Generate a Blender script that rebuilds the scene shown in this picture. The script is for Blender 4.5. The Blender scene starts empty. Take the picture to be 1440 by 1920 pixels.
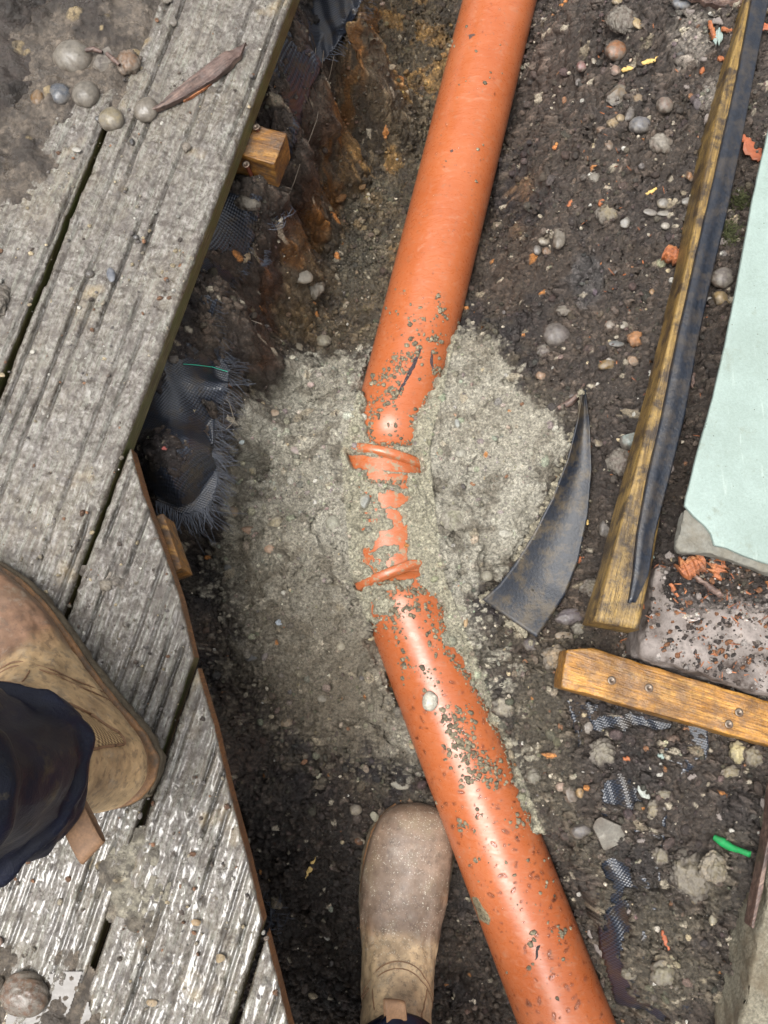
import bpy, math, random
import numpy as np
from mathutils import Vector, Matrix
random.seed(7); RS = np.random.RandomState(11)
# ------------------------------------------------------------------ camera, world, sun
FPX, H0, TH = 1650.0, 0.863, math.radians(11.7)
sc = bpy.context.scene
COL = sc.collection
cam = bpy.data.cameras.new('camera'); co = bpy.data.objects.new('camera', cam); COL.objects.link(co)
co.location = (0, 0, H0); co.rotation_euler = (TH, 0, 0)
cam.sensor_fit = 'VERTICAL'; cam.sensor_height = 36; cam.sensor_width = 27; cam.lens = FPX/1920*36
cam.clip_start = 0.01; cam.clip_end = 200
sc.camera = co
SUN_EL, SUN_AZ = math.radians(73), math.radians(238)      # azimuth clockwise from +Y
w = bpy.data.worlds.new('World'); sc.world = w; w.use_nodes = True
nt = w.node_tree; bg = nt.nodes['Background']
sky = nt.nodes.new('ShaderNodeTexSky'); sky.sky_type = 'NISHITA'; sky.sun_disc = False
sky.sun_elevation = SUN_EL; sky.sun_rotation = SUN_AZ; sky.dust_density = 4; sky.air_density = 1.0; sky.ozone_density = 1
hs = nt.nodes.new('ShaderNodeHueSaturation'); hs.inputs['Saturation'].default_value = 0.12
nt.links.new(sky.outputs[0], hs.inputs['Color']); nt.links.new(hs.outputs[0], bg.inputs[0])
bg.inputs[1].default_value = 0.095
sl = bpy.data.lights.new('sun', 'SUN'); sl.energy = 1.5; sl.angle = math.radians(34); sl.color = (1, .965, .92)
so = bpy.data.objects.new('sun', sl); COL.objects.link(so)
sd = Vector((math.sin(SUN_AZ)*math.cos(SUN_EL), math.cos(SUN_AZ)*math.cos(SUN_EL), math.sin(SUN_EL)))
so.rotation_euler = sd.to_track_quat('Z', 'Y').to_euler(); so.location = sd*5
sc.view_settings.view_transform = 'Standard'; sc.view_settings.look = 'None'
sc.view_settings.exposure = 1.60; sc.view_settings.gamma = 1
# ------------------------------------------------------------------ pixel <-> world
ct, st = math.cos(TH), math.sin(TH)
def P(u, v, z):
    a = (np.asarray(u, float)-720)/FPX; b = (960-np.asarray(v, float))/FPX
    dx, dy, dz = a, b*ct+st, b*st-ct
    t = (z-H0)/dz
    return t*dx, t*dy
def P3(u, v, z):
    x, y = P(u, v, z); return Vector((float(x), float(y), float(z)))
def proj(x, y, z):
    zc = y*st+(H0-z)*ct; yc = y*ct+(z-H0)*st
    return 720+FPX*x/zc, 960-FPX*yc/zc
def mpp(u, v, z):                      # metres per (photo) pixel there
    x, y = P(u, v, z); return float((y*st+(H0-z)*ct)/FPX)
# ------------------------------------------------------------------ numpy noise
def _h(ix, iy, s):
    n = (ix.astype(np.int64)*374761393 + iy.astype(np.int64)*668265263 + s*1442695041) & 0xffffffff
    n = ((n ^ (n >> 13))*1274126177) & 0xffffffff
    n = ((n ^ (n >> 16))*2246822519) & 0xffffffff
    return ((n ^ (n >> 15)) & 0xffffff)/float(0xffffff)
def vn(x, y, f, s=0):
    x = np.asarray(x)*f; y = np.asarray(y)*f
    ix = np.floor(x); iy = np.floor(y); fx = x-ix; fy = y-iy
    fx = fx*fx*(3-2*fx); fy = fy*fy*(3-2*fy)
    a = _h(ix, iy, s); b = _h(ix+1, iy, s); c = _h(ix, iy+1, s); d = _h(ix+1, iy+1, s)
    return (a*(1-fx)+b*fx)*(1-fy)+(c*(1-fx)+d*fx)*fy
def fbm(x, y, f, o=4, s=0, g=.5):
    r = 0; am = 1; t = 0
    for k in range(o):
        c, q = math.cos(k*1.1+.3), math.sin(k*1.1+.3)
        r = r+am*vn(x*c-y*q+k*3.7, x*q+y*c-k*1.3, f*2**k, s+k*17); t += am; am *= g
    return r/t                          # 0..1
def cells(x, y, size, s=0, dens=1.0, rmin=.25, rmax=.6):
    """domes of random radius on a jittered grid: height (in metres/size), id"""
    gx = x/size; gy = y/size; ix = np.floor(gx); iy = np.floor(gy)
    best = np.zeros_like(gx); bid = np.zeros_like(gx)
    for dx in (-1, 0, 1):
        for dy in (-1, 0, 1):
            cx = ix+dx; cy = iy+dy
            r0 = _h(cx, cy, s); r = rmin+(rmax-rmin)*r0*r0
            px = cx+.2+.6*_h(cx, cy, s+1); py = cy+.2+.6*_h(cx, cy, s+2)
            an = _h(cx, cy, s+5)*3.14; ca = np.cos(an); sa = np.sin(an)
            ddx = gx-px; ddy = gy-py
            ex = (ddx*ca+ddy*sa); ey = (-ddx*sa+ddy*ca)*(1+.7*_h(cx, cy, s+6))
            q = np.clip(1-(ex*ex+ey*ey)/(r*r), 0, 1)
            h = np.sqrt(q)*r*(_h(cx, cy, s+3) < dens)
            m = h > best
            best = np.where(m, h, best); bid = np.where(m, _h(cx, cy, s+4), bid)
    return best, bid
def ss(a, b, x):
    t = np.clip((x-a)/(b-a), 0, 1); return t*t*(3-2*t)
def psdf(u, v, poly):
    """signed distance to polygon, positive inside (arrays)"""
    pts = np.array(poly, float); n = len(pts)
    d = np.full(u.shape, 1e9); ins = np.zeros(u.shape, bool)
    for i in range(n):
        ax, ay = pts[i]; bx, by = pts[(i+1) % n]
        ex, ey = bx-ax, by-ay; L = ex*ex+ey*ey+1e-9
        t = np.clip(((u-ax)*ex+(v-ay)*ey)/L, 0, 1)
        d = np.minimum(d, np.hypot(u-ax-t*ex, v-ay-t*ey))
        c = ((ay > v) != (by > v)) & (u < (bx-ax)*(v-ay)/((by-ay) if by != ay else 1e-9)+ax)
        ins ^= c
    return np.where(ins, d, -d)
def ell(u, v, cx, cy, rx, ry, rot=0):
    c, s_ = math.cos(math.radians(rot)), math.sin(math.radians(rot))
    a = (u-cx)*c+(v-cy)*s_; b = -(u-cx)*s_+(v-cy)*c
    return 1-np.hypot(a/rx, b/ry)        # 1 at centre, 0 on edge
def srgb(r, g, b):
    f = lambda c: ((c/255+.055)/1.055)**2.4 if c > 10 else c/255/12.92
    return (f(r), f(g), f(b))
# ------------------------------------------------------------------ mesh helpers
def tag(o, label=None, cat=None, group=None, kind=None):
    if label: o['label'] = label
    if cat: o['category'] = cat
    if group: o['group'] = group
    if kind: o['kind'] = kind
    return o
def empty(name, loc=(0, 0, 0), rz=0):
    o = bpy.data.objects.new(name, None); COL.objects.link(o); o.location = loc; o.rotation_euler = (0, 0, rz)
    o.empty_display_size = .02; return o
def link(me, name, mat, parent=None, smooth=True):
    o = bpy.data.objects.new(name, me); COL.objects.link(o)
    if mat:
        for m in (mat if isinstance(mat, (list, tuple)) else [mat]): me.materials.append(m)
    if parent: o.parent = parent
    if smooth: me.polygons.foreach_set('use_smooth', np.ones(len(me.polygons), bool))
    return o
def fast(name, V, F, mat, parent=None, smooth=True, col=None, extra=None, mi=None):
    """V (n,3); F (m,k) one face size"""
    V = np.asarray(V, np.float32); F = np.asarray(F, np.int32); k = F.shape[1]
    me = bpy.data.meshes.new(name)
    me.vertices.add(len(V)); me.vertices.foreach_set('co', V.ravel())
    me.loops.add(F.size); me.loops.foreach_set('vertex_index', F.ravel())
    me.polygons.add(len(F)); me.polygons.foreach_set('loop_start', np.arange(0, F.size, k, dtype=np.int32))
    me.polygons.foreach_set('loop_total', np.full(len(F), k, np.int32))
    me.update(calc_edges=True)
    if col is not None:
        a = me.color_attributes.new('Col', 'FLOAT_COLOR', 'POINT')
        c = np.ones((len(V), 4), np.float32); c[:, :3] = col; a.data.foreach_set('color', c.ravel())
    for k2, arr in (extra or {}).items():
        a = me.attributes.new(k2, 'FLOAT', 'POINT'); a.data.foreach_set('value', np.asarray(arr, np.float32).ravel())
    if mi is not None: me.polygons.foreach_set('material_index', np.asarray(mi, np.int32))
    return link(me, name, mat, parent, smooth)
def py(name, V, F, mat, parent=None, smooth=False, mi=None):
    me = bpy.data.meshes.new(name); me.from_pydata([tuple(map(float, q)) for q in V], [], F); me.update()
    o = link(me, name, mat, parent, smooth)
    if mi: me.polygons.foreach_set('material_index', mi)
    return o
def grid_faces(nx, ny, off=0):
    i = np.arange(nx-1)[None, :]+np.arange(ny-1)[:, None]*nx+off; i = i.ravel()
    return np.stack([i, i+1, i+nx+1, i+nx], 1)
def ico(sub):
    t = (1+5**.5)/2
    v = [(-1, t, 0), (1, t, 0), (-1, -t, 0), (1, -t, 0), (0, -1, t), (0, 1, t), (0, -1, -t), (0, 1, -t), (t, 0, -1), (t, 0, 1), (-t, 0, -1), (-t, 0, 1)]
    f = [(0, 11, 5), (0, 5, 1), (0, 1, 7), (0, 7, 10), (0, 10, 11), (1, 5, 9), (5, 11, 4), (11, 10, 2), (10, 7, 6), (7, 1, 8), (3, 9, 4), (3, 4, 2), (3, 2, 6), (3, 6, 8), (3, 8, 9), (4, 9, 5), (2, 4, 11), (6, 2, 10), (8, 6, 7), (9, 8, 1)]
    v = [np.array(q)/np.linalg.norm(q) for q in v]
    for _ in range(sub):
        nf = []; mid = {}
        def m(a, b):
            k = (min(a, b), max(a, b))
            if k not in mid:
                q = v[a]+v[b]; v.append(q/np.linalg.norm(q)); mid[k] = len(v)-1
            return mid[k]
        for a, b, c in f:
            x, y, z = m(a, b), m(b, c), m(c, a); nf += [(a, x, z), (b, y, x), (c, z, y), (x, y, z)]
        f = nf
    return np.array(v), np.array(f)
ICO = {k: ico(k) for k in range(5)}
def tube(pts, rad, n=6, cap=True):
    """tube along points; returns V,F lists"""
    pts = [Vector(p) for p in pts]; m = len(pts)
    rad = rad if hasattr(rad, '__len__') else [rad]*m
    V = []; F = []
    up = Vector((0.13, .21, 1)).normalized()
    for i, p in enumerate(pts):
        t = (pts[min(i+1, m-1)]-pts[max(i-1, 0)]).normalized()
        a = t.cross(up)
        if a.length < 1e-3: a = t.cross(Vector((1, 0, 0)))
        a.normalize(); b = t.cross(a)
        for k in range(n):
            an = 2*math.pi*k/n
            V.append(p+a*math.cos(an)*rad[i]+b*math.sin(an)*rad[i])
    for i in range(m-1):
        for k in range(n):
            F.append((i*n+k, i*n+(k+1) % n, (i+1)*n+(k+1) % n, (i+1)*n+k))
    return V, F
def tubes(name, paths, rad, mat, parent=None, n=4):
    V = []; F = []
    for i, p in enumerate(paths):
        r = rad[i] if isinstance(rad, list) else rad
        v, f = tube(p, r, n); o = len(V); V += v; F += [tuple(q+o for q in g) for g in f]
    return fast(name, np.array([tuple(q) for q in V]), np.array(F), mat, parent)
def prism(top, z0, z1=None, drop=None):
    """top: list of Vector (x,y,z) ; extruded down by drop"""
    n = len(top); V = list(top)+[Vector((p.x, p.y, p.z-drop)) for p in top]
    F = [tuple(range(n)), tuple(range(2*n-1, n-1, -1))]+[(i, i+n, (i+1) % n+n, (i+1) % n) for i in range(n)]
    return V, F
# ------------------------------------------------------------------ materials
class NT:
    def __init__(s, name):
        s.m = bpy.data.materials.new(name); s.m.use_nodes = True; s.t = s.m.node_tree
        s.b = s.t.nodes['Principled BSDF']; s.tc = s.t.nodes.new('ShaderNodeTexCoord')
    def n(s, ty, **k):
        o = s.t.nodes.new('ShaderNode'+ty)
        for a, v in k.items(): setattr(o, a, v)
        return o
    def l(s, a, b): s.t.links.new(a, b)
    def mapping(s, scale=(1, 1, 1), rot=(0, 0, 0), src='Object'):
        m = s.n('Mapping'); m.inputs['Scale'].default_value = scale; m.inputs['Rotation'].default_value = rot
        s.l(s.tc.outputs[src], m.inputs[0]); return m.outputs[0]
    def noise(s, sc_, det=4, rough=.55, vec=None, dist=0):
        o = s.n('TexNoise'); o.inputs['Scale'].default_value = sc_; o.inputs['Detail'].default_value = det
        o.inputs['Roughness'].default_value = rough; o.inputs['Distortion'].default_value = dist
        s.l(vec or s.tc.outputs['Object'], o.inputs['Vector']); return o.outputs[0]
    def vor(s, sc_, vec=None, feat='F1', out=0):
        o = s.n('TexVoronoi'); o.inputs['Scale'].default_value = sc_; o.feature = feat
        s.l(vec or s.tc.outputs['Object'], o.inputs['Vector']); return o.outputs[out]
    def ramp(s, f, stops):
        o = s.n('ValToRGB'); e = o.color_ramp.elements
        while len(e) < len(stops): e.new(.5)
        for q, (p, c) in zip(e, stops):
            q.position = p; q.color = (c, c, c, 1) if not hasattr(c, '__len__') else (*c[:3], 1)
        s.l(f, o.inputs[0]); return o.outputs[0]
    def mix(s, f, a, b, mode='MIX'):
        o = s.n('Mix', data_type='RGBA', blend_type=mode)
        for i, q in ((0, f), (6, a), (7, b)):
            if hasattr(q, 'is_linked'): s.l(q, o.inputs[i])
            elif i == 0: o.inputs[0].default_value = q
            else: o.inputs[i].default_value = (*q[:3], 1)
        return o.outputs[2]
    def math(s, op, a, b=0.0):
        o = s.n('Math', operation=op)
        for i, q in enumerate((a, b)):
            if hasattr(q, 'is_linked'): s.l(q, o.inputs[i])
            else: o.inputs[i].default_value = q
        return o.outputs[0]
    def attr(s, name, out='Color'):
        o = s.n('Attribute', attribute_name=name); return o.outputs[out]
    def set(s, **k):
        for a, v in k.items():
            i = s.b.inputs[a.replace('_', ' ')]
            if hasattr(v, 'is_linked'): s.l(v, i)
            elif hasattr(v, '__len__') and len(v) == 3: i.default_value = (*v, 1)
            else: i.default_value = v
        return s
    def bump(s, h, strength=.5, dist=.001, prev=None):
        o = s.n('Bump'); o.inputs['Strength'].default_value = strength; o.inputs['Distance'].default_value = dist
        s.l(h, o.inputs['Height'])
        if prev: s.l(prev, o.inputs['Normal'])
        s.l(o.outputs[0], s.b.inputs['Normal']); return o.outputs[0]
MUDG = (.215, .195, .17)
def m_ground():
    s = NT('soil_and_sand'); c = s.attr('Col'); wet = s.attr('wet', 'Fac')
    n1 = s.noise(330, 5, .7); n2 = s.noise(1100, 3, .7)
    c2 = s.mix(1, c, s.ramp(n1, [(.34, .38), (.5, .95), (.68, 1.6)]), 'MULTIPLY')
    c2 = s.mix(1, c2, s.ramp(n2, [(.32, .6), (.68, 1.4)]), 'MULTIPLY')
    sp = s.vor(420); spk = s.ramp(s.noise(260, 2), [(.56, 0), (.62, 1)])
    f = s.math('MULTIPLY', s.ramp(sp, [(.10, 1), (.17, 0)]), spk)
    c2 = s.mix(s.math('MULTIPLY', f, .8), c2, (.55, .52, .46))
    s.set(Base_Color=c2, Specular_IOR_Level=.5)
    r = s.math('SUBTRACT', s.ramp(s.noise(140, 4, .7), [(.38, .48), (.58, .92)]), s.math('MULTIPLY', wet, .42))
    s.set(Roughness=r)
    b = s.bump(n1, .9, .0032); s.bump(n2, .8, .0012, b)
    return s.m
def m_stone():
    s = NT('stone'); oi = s.n('ObjectInfo'); c = s.attr('Col')
    n = s.noise(90, 6, .65); n2 = s.noise(420, 4, .7)
    c2 = s.mix(1, c, s.ramp(n, [(.3, .55), (.7, 1.35)]), 'MULTIPLY')
    dirt = s.ramp(s.noise(130, 6, .75), [(.44, 0), (.54, 1)])
    c2 = s.mix(s.math('MULTIPLY', dirt, s.attr('dirt', 'Fac')), c2, (.13, .115, .095))
    c2 = s.mix(.6, c2, s.ramp(n2, [(.3, .6), (.7, 1.4)]), 'MULTIPLY')
    s.set(Base_Color=c2, Roughness=s.math('ADD', s.attr('rough', 'Fac'), s.math('MULTIPLY', dirt, .2)))
    s.bump(n2, .35, .0008, s.bump(n, .3, .0015)); return s.m
def m_deck(side=False, end=False):
    s = NT('decking_side' if side else 'decking_cut_end' if end else 'decking_top')
    if side or end:
        v = s.mapping((6, 60, 60)) if side else s.mapping((120, 120, 14))
        n = s.noise(6, 6, .7, v); g = s.noise(38, 4)
        base = s.ramp(n, [(.3, srgb(26, 22, 13)), (.5, srgb(66, 60, 34)), (.7, srgb(122, 114, 84))]) if side else \
            s.ramp(n, [(.32, srgb(44, 28, 16)), (.5, srgb(108, 70, 38)), (.7, srgb(160, 118, 76))])
        base = s.mix(s.ramp(g, [(.42, 0), (.7, .8)]), base, srgb(70, 78, 40) if side else srgb(70, 52, 38))
        s.set(Base_Color=base, Roughness=.5); s.bump(n, .6, .0015); return s.m
    lo = s.attr('low', 'Fac'); wet = s.attr('wet', 'Fac'); h = s.attr('hue', 'Fac')
    fine = s.noise(230, 6, .72); med = s.noise(38, 5, .6); big = s.noise(9, 4, .6)
    st_ = s.noise(9, 5, .65, s.mapping((3, 90, 20)))
    c = s.ramp(fine, [(.31, srgb(40, 34, 28)), (.44, srgb(86, 79, 72)), (.58, srgb(118, 112, 106)), (.76, srgb(156, 152, 148))])
    grn = s.noise(4, 6, .7, s.mapping((2.2, 60, 60))); c = s.mix(s.ramp(grn, [(.5, 0), (.60, .7)]), c, srgb(62, 54, 44))
    c = s.mix(s.ramp(big, [(.45, 0), (.68, .55)]), c, srgb(104, 94, 76))
    c = s.mix(s.ramp(st_, [(.48, 0), (.62, .6)]), c, srgb(122, 124, 112))
    cl_ = s.noise(75, 6, .75, None, .6); c = s.mix(s.ramp(cl_, [(.50, 0), (.57, .75)]), c, srgb(66, 59, 53)); c = s.mix(s.ramp(cl_, [(.33, .4), (.42, 0)]), c, srgb(146, 143, 138))
    c = s.mix(s.ramp(s.noise(16, 3, .5, s.mapping((1, 1, 1))), [(.62, 0), (.75, .5)]), c, srgb(158, 136, 94))
    c = s.mix(s.ramp(med, [(.5, 0), (.72, .6)]), c, srgb(84, 77, 71))
    c = s.mix(s.math('MULTIPLY', s.ramp(s.vor(170), [(.12, 1), (.2, 0)]), s.ramp(s.noise(70, 2), [(.55, 0), (.6, .9)])), c, srgb(46, 43, 40))
    c = s.mix(s.ramp(lo, [(0, 0), (1, .85)]), c, srgb(30, 26, 20))
    s.set(Base_Color=c, Specular_IOR_Level=.5)
    wn = s.ramp(s.noise(55, 5, .7), [(.40, .10), (.52, .34), (.64, .68)]); s.set(Roughness=s.mix(wet, wn, s.ramp(s.noise(48, 5, .7), [(.42, .05), (.56, .26), (.68, .5)])), Coat_Weight=s.math('MULTIPLY', s.ramp(s.noise(42, 5, .7), [(.44, 0), (.52, 1)]), s.math('ADD', s.math('MULTIPLY', wet, .75), .22)), Coat_Roughness=.12, Coat_IOR=1.5)
    b = s.bump(fine, .75, .0022); s.bump(s.noise(90, 3, .5, None, .8), .65, .0035, b)
    return s.m
def m_mud():
    s = NT('wet_mud'); c = s.attr('Col'); n1 = s.noise(260, 5, .7); n2 = s.noise(60, 4)
    c2 = s.mix(1, c, s.ramp(n1, [(.3, .6), (.72, 1.35)]), 'MULTIPLY')
    c2 = s.mix(s.ramp(s.noise(80, 6, .75), [(.48, 0), (.56, .7)]), c2, srgb(50, 44, 38)); s.set(Base_Color=c2, Roughness=s.ramp(n2, [(.4, .22), (.6, .75)])); s.bump(n1, .9, .003, s.bump(s.noise(80, 6, .75), .6, .004)); return s.m
def m_wood(name, a, b, c, dirt=srgb(60, 45, 32), da=.5, rough=.5, scale=(4, 55, 55), ang=0.0):
    s = NT(name); mp1 = s.n('Mapping'); mp1.inputs['Rotation'].default_value = (0, 0, -ang); s.l(s.tc.outputs['Object'], mp1.inputs[0])
    mp2 = s.n('Mapping'); mp2.inputs['Scale'].default_value = scale; s.l(mp1.outputs[0], mp2.inputs[0]); v = mp2.outputs[0]
    n = s.noise(3.2, 6, .65, v, .5); g = s.noise(42, 6, .7)
    col = s.ramp(n, [(.28, a), (.5, b), (.72, c)])
    gr = s.noise(9, 3, .6, v)
    col = s.mix(s.ramp(gr, [(.54, 0), (.64, .75)]), col, a)
    col = s.mix(s.ramp(g, [(.46, 0), (.60, da)]), col, dirt)
    col = s.mix(s.ramp(s.noise(13, 4, .6), [(.5, 0), (.66, .6)]), col, tuple(q*.35 for q in a))
    col = s.mix(.7, col, s.ramp(s.noise(400, 3), [(.3, .7), (.7, 1.25)]), 'MULTIPLY')
    s.set(Base_Color=col, Roughness=rough); s.bump(gr, .6, .0018, s.bump(s.noise(300, 4, .7), .5, .0014)); return s.m
def m_pipe(muddy=False):
    s = NT('terracotta_plastic_muddy' if muddy else 'terracotta_plastic'); n = s.noise(14, 5, .6); sm = s.noise(48, 5, .7, s.mapping((1, 3.2, 3.2)), 1.2)
    base = s.ramp(n, [(.3, srgb(152, 80, 44)), (.7, srgb(164, 93, 56))])
    base = s.mix(s.ramp(sm, [(.54, 0), (.68, .5)]), base, srgb(164, 116, 90)); base = s.mix(s.ramp(s.noise(70, 6, .75, s.mapping((1, 1.6, 1.6)), .5), [(.58, 0), (.66, .4)]), base, srgb(120, 92, 72))
    spn = s.math('MULTIPLY', s.ramp(s.vor(150, s.mapping((1, 1, 1))), [(.10, 1), (.16, 0)]), s.ramp(s.noise(24, 3), [(.52, 0), (.6, .85)]))
    base = s.mix(spn, base, srgb(96, 74, 62))
    sc1 = s.noise(30, 3, .6, s.mapping((9, 1.2, 1.2), (0, 0, .5)), 2)
    base = s.mix(s.ramp(sc1, [(.70, 0), (.73, .5)]), base, srgb(120, 80, 70))
    rg = s.ramp(sm, [(.4, .26), (.65, .44)])
    if muddy:
        mm = s.ramp(s.noise(95, 6, .75), [(.53, 0), (.60, 1)]); base = s.mix(s.math('MULTIPLY', mm, .9), base, srgb(132, 122, 100)); rg = s.math('ADD', rg, s.math('MULTIPLY', mm, .4))
    s.set(Base_Color=base, Roughness=rg, Specular_IOR_Level=.5)
    s.bump(s.noise(160, 3), .08, .0006, s.bump(sm, .1, .001)); return s.m
def m_simple(name, col, rough=.5, bs=200, bstr=.3, bd=.001, var=.3, spec=.5, metal=0, dirt=None, da=.6, ds=40):
    s = NT(name); n = s.noise(bs, 5, .65)
    c = s.mix(1, col, s.ramp(n, [(.3, 1-var), (.7, 1+var)]), 'MULTIPLY')
    if dirt: c = s.mix(s.ramp(s.noise(ds, 6, .7), [(.46, 0), (.62, da)]), c, dirt)
    s.set(Base_Color=c, Roughness=rough, Specular_IOR_Level=spec, Metallic=metal); s.bump(n, bstr, bd); return s.m
def m_fabric():
    s = NT('woven_membrane')
    a = s.attr('wu', 'Fac'); b = s.attr('wv', 'Fac')
    wa = s.math('SINE', s.math('MULTIPLY', a, 2*math.pi/.0046)); wb = s.math('SINE', s.math('MULTIPLY', b, 2*math.pi/.0034))
    wv = s.math('MULTIPLY', wa, wb); f = s.ramp(s.math('ADD', s.math('MULTIPLY', wv, .5), .5), [(.05, 0), (.95, 1)])
    c = s.mix(f, srgb(14, 17, 23), srgb(44, 50, 62))
    d = s.ramp(s.noise(38, 6, .75), [(.50, 0), (.60, .9)])
    c = s.mix(d, c, srgb(50, 44, 38))
    s.set(Base_Color=c, Roughness=.36, Specular_IOR_Level=.7); s.bump(f, .5, .0010); return s.m
def m_leather():
    s = NT('muddy_leather'); c = s.attr('Col'); n = s.noise(70, 6, .65); n2 = s.noise(340, 4, .6); n3 = s.noise(22, 5, .65)
    c2 = s.mix(1, c, s.ramp(n, [(.3, .62), (.7, 1.3)]), 'MULTIPLY')
    c2 = s.mix(s.ramp(n3, [(.48, 0), (.66, .5)]), c2, srgb(98, 78, 60)); c2 = s.mix(s.ramp(s.noise(120, 5, .7), [(.52, 0), (.60, .5)]), c2, srgb(76, 60, 48)); c2 = s.mix(s.ramp(s.noise(55, 6, .75), [(.55, 0), (.66, .35)]), c2, srgb(146, 138, 124))
    c2 = s.mix(s.math('MULTIPLY', s.ramp(s.noise(30, 5, .7), [(.54, 0), (.68, .5)]), 1), c2, srgb(140, 124, 100))
    dots = s.math('MULTIPLY', s.ramp(s.noise(520, 3, .6), [(.60, 0), (.66, 1)]), s.math('MULTIPLY', s.attr('spk', 'Fac'), s.ramp(s.noise(60, 4, .7), [(.40, 0), (.55, 1)])))
    c2 = s.mix(s.math('MULTIPLY', dots, .75), c2, srgb(190, 182, 165))
    s.set(Base_Color=c2, Roughness=s.ramp(n3, [(.35, .38), (.7, .62)])); s.bump(n2, .25, .0008, s.bump(n, .3, .002)); return s.m
def m_navy():
    s = NT('navy_workwear'); n = s.noise(16, 6, .65, None, .5); t = s.noise(1200, 2)
    c = s.ramp(n, [(.3, srgb(4, 7, 20)), (.6, srgb(9, 15, 36)), (.8, srgb(18, 27, 54))])
    d = s.math('MULTIPLY', s.ramp(s.noise(32, 6, .75), [(.54, 0), (.66, .55)]), s.ramp(s.noise(9, 3), [(.45, 0), (.6, 1)]))
    c = s.mix(d, c, srgb(78, 69, 46))
    s.set(Base_Color=c, Roughness=.45, Specular_IOR_Level=.3)
    s.bump(t, .4, .0006, s.bump(s.noise(60, 4, .6, None, 1.0), .35, .003, s.bump(n, .5, .005))); return s.m
M = {}
M['ground'] = m_ground(); M['stone'] = m_stone(); M['deck'] = m_deck(); M['deck_side'] = m_deck(side=True); M['deck_end'] = m_deck(end=True)
M['mud'] = m_mud(); M['pipe'] = m_pipe(); M['pipe_muddy'] = m_pipe(True); M['fabric'] = m_fabric(); M['leather'] = m_leather(); M['navy'] = m_navy()
def pang(a, b, z):
    p, q = P3(*a, z), P3(*b, z); return math.atan2(q.y-p.y, q.x-p.x)
M['joist'] = m_wood('joist_timber', srgb(70, 42, 14), srgb(138, 94, 36), srgb(176, 132, 66), srgb(74, 60, 48), .8, .55, ang=pang((440, 229), (538, 250), -.03))
M['batten'] = m_wood('wet_orange_timber', srgb(92, 58, 20), srgb(158, 110, 42), srgb(190, 146, 72), srgb(84, 62, 42), .6, .36, ang=pang((1112, 1215), (1440, 1314), -.118))
M['edging'] = m_wood('weathered_yellow_timber', srgb(62, 46, 26), srgb(118, 94, 48), srgb(148, 122, 70), srgb(40, 31, 25), .9, .5, ang=pang((1143, 1058), (1398, 0), -.052))
M['chip'] = m_wood('orange_splinter', srgb(96, 50, 26), srgb(150, 88, 50), srgb(178, 126, 84), srgb(70, 46, 34), .6, .6)
M['bark'] = m_wood('wet_bark', srgb(46, 34, 30), srgb(92, 74, 66), srgb(136, 112, 98), srgb(70, 50, 44), .6, .5, ang=pang((279, 207), (456, 84), 0))
M['plastic'] = m_simple('black_polythene', srgb(22, 27, 36), .46, 300, .45, .0012, .45, .45, dirt=srgb(66, 57, 43), da=.97, ds=44)
M['blacktube'] = m_simple('black_strip', srgb(22, 27, 36), .36, 260, .5, .0014, .4, .5, dirt=srgb(56, 50, 44), da=.7, ds=70)
M['mint'] = m_simple('mint_painted_board', srgb(130, 145, 139), .62, 520, .6, .0014, .12, .4, dirt=srgb(112, 126, 119), da=.5, ds=14)
def m_mint():
    s = NT('mint_painted_board'); n = s.noise(420, 5, .7); b_ = s.noise(9, 6, .65)
    c = s.mix(s.ramp(b_, [(.4, 0), (.65, .6)]), srgb(132, 147, 141), srgb(112, 125, 117))
    c = s.mix(s.ramp(s.noise(38, 7, .8), [(.56, 0), (.66, .45)]), c, srgb(100, 104, 90))
    c = s.mix(s.ramp(s.noise(10, 4, .6, s.mapping((14, 1.5, 1.5), (0, 0, .3))), [(.62, 0), (.68, .35)]), c, srgb(156, 168, 160))
    c = s.mix(s.math('MULTIPLY', s.ramp(s.vor(120), [(.07, 1), (.1, 0)]), s.ramp(s.noise(30, 2), [(.5, 0), (.56, .8)])), c, srgb(60, 58, 50))
    c = s.mix(1, c, s.ramp(n, [(.3, .88), (.7, 1.1)]), 'MULTIPLY')
    s.set(Base_Color=c, Roughness=.6); s.bump(n, .6, .0012, s.bump(b_, .25, .004)); return s.m
M['mint'] = m_mint()
M['mortar'] = m_simple('grey_mortar', srgb(112, 110, 102), .8, 150, .8, .003, .25, .3, dirt=srgb(100, 94, 82), da=.7)
M['concrete'] = m_simple('sandy_concrete', srgb(112, 107, 93), .85, 330, .9, .002, .5, .3, dirt=srgb(90, 80, 64), da=.8, ds=18)
M['lime'] = m_simple('limewashed_concrete', srgb(126, 118, 113), .85, 120, .8, .003, .4, .3, dirt=srgb(58, 49, 44), da=.95, ds=30)
M['steel'] = m_simple('dull_screw_steel', srgb(120, 108, 96), .45, 400, .3, .0005, .3, .5, .7, dirt=srgb(90, 60, 40))
M['rust'] = m_simple('rusty_screw', srgb(104, 50, 28), .6, 400, .3, .0005, .3)
M['sole'] = m_simple('muddy_sole', srgb(96, 86, 70), .75, 160, .9, .004, .45, .3, dirt=srgb(60, 50, 40))
M['welt'] = m_simple('orange_welt', srgb(132, 96, 62), .6, 300, .5, .001, .35, dirt=srgb(78, 66, 52), da=.85)
M['tab'] = m_simple('brown_webbing', srgb(122, 92, 66), .65, 500, .4, .0006, .25, dirt=srgb(88, 66, 50))
M['green'] = m_simple('green_plastic', (.01, .22, .06), .35, 200, .2, .0005, .2, dirt=srgb(60, 60, 44), da=.3, ds=90)
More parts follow.
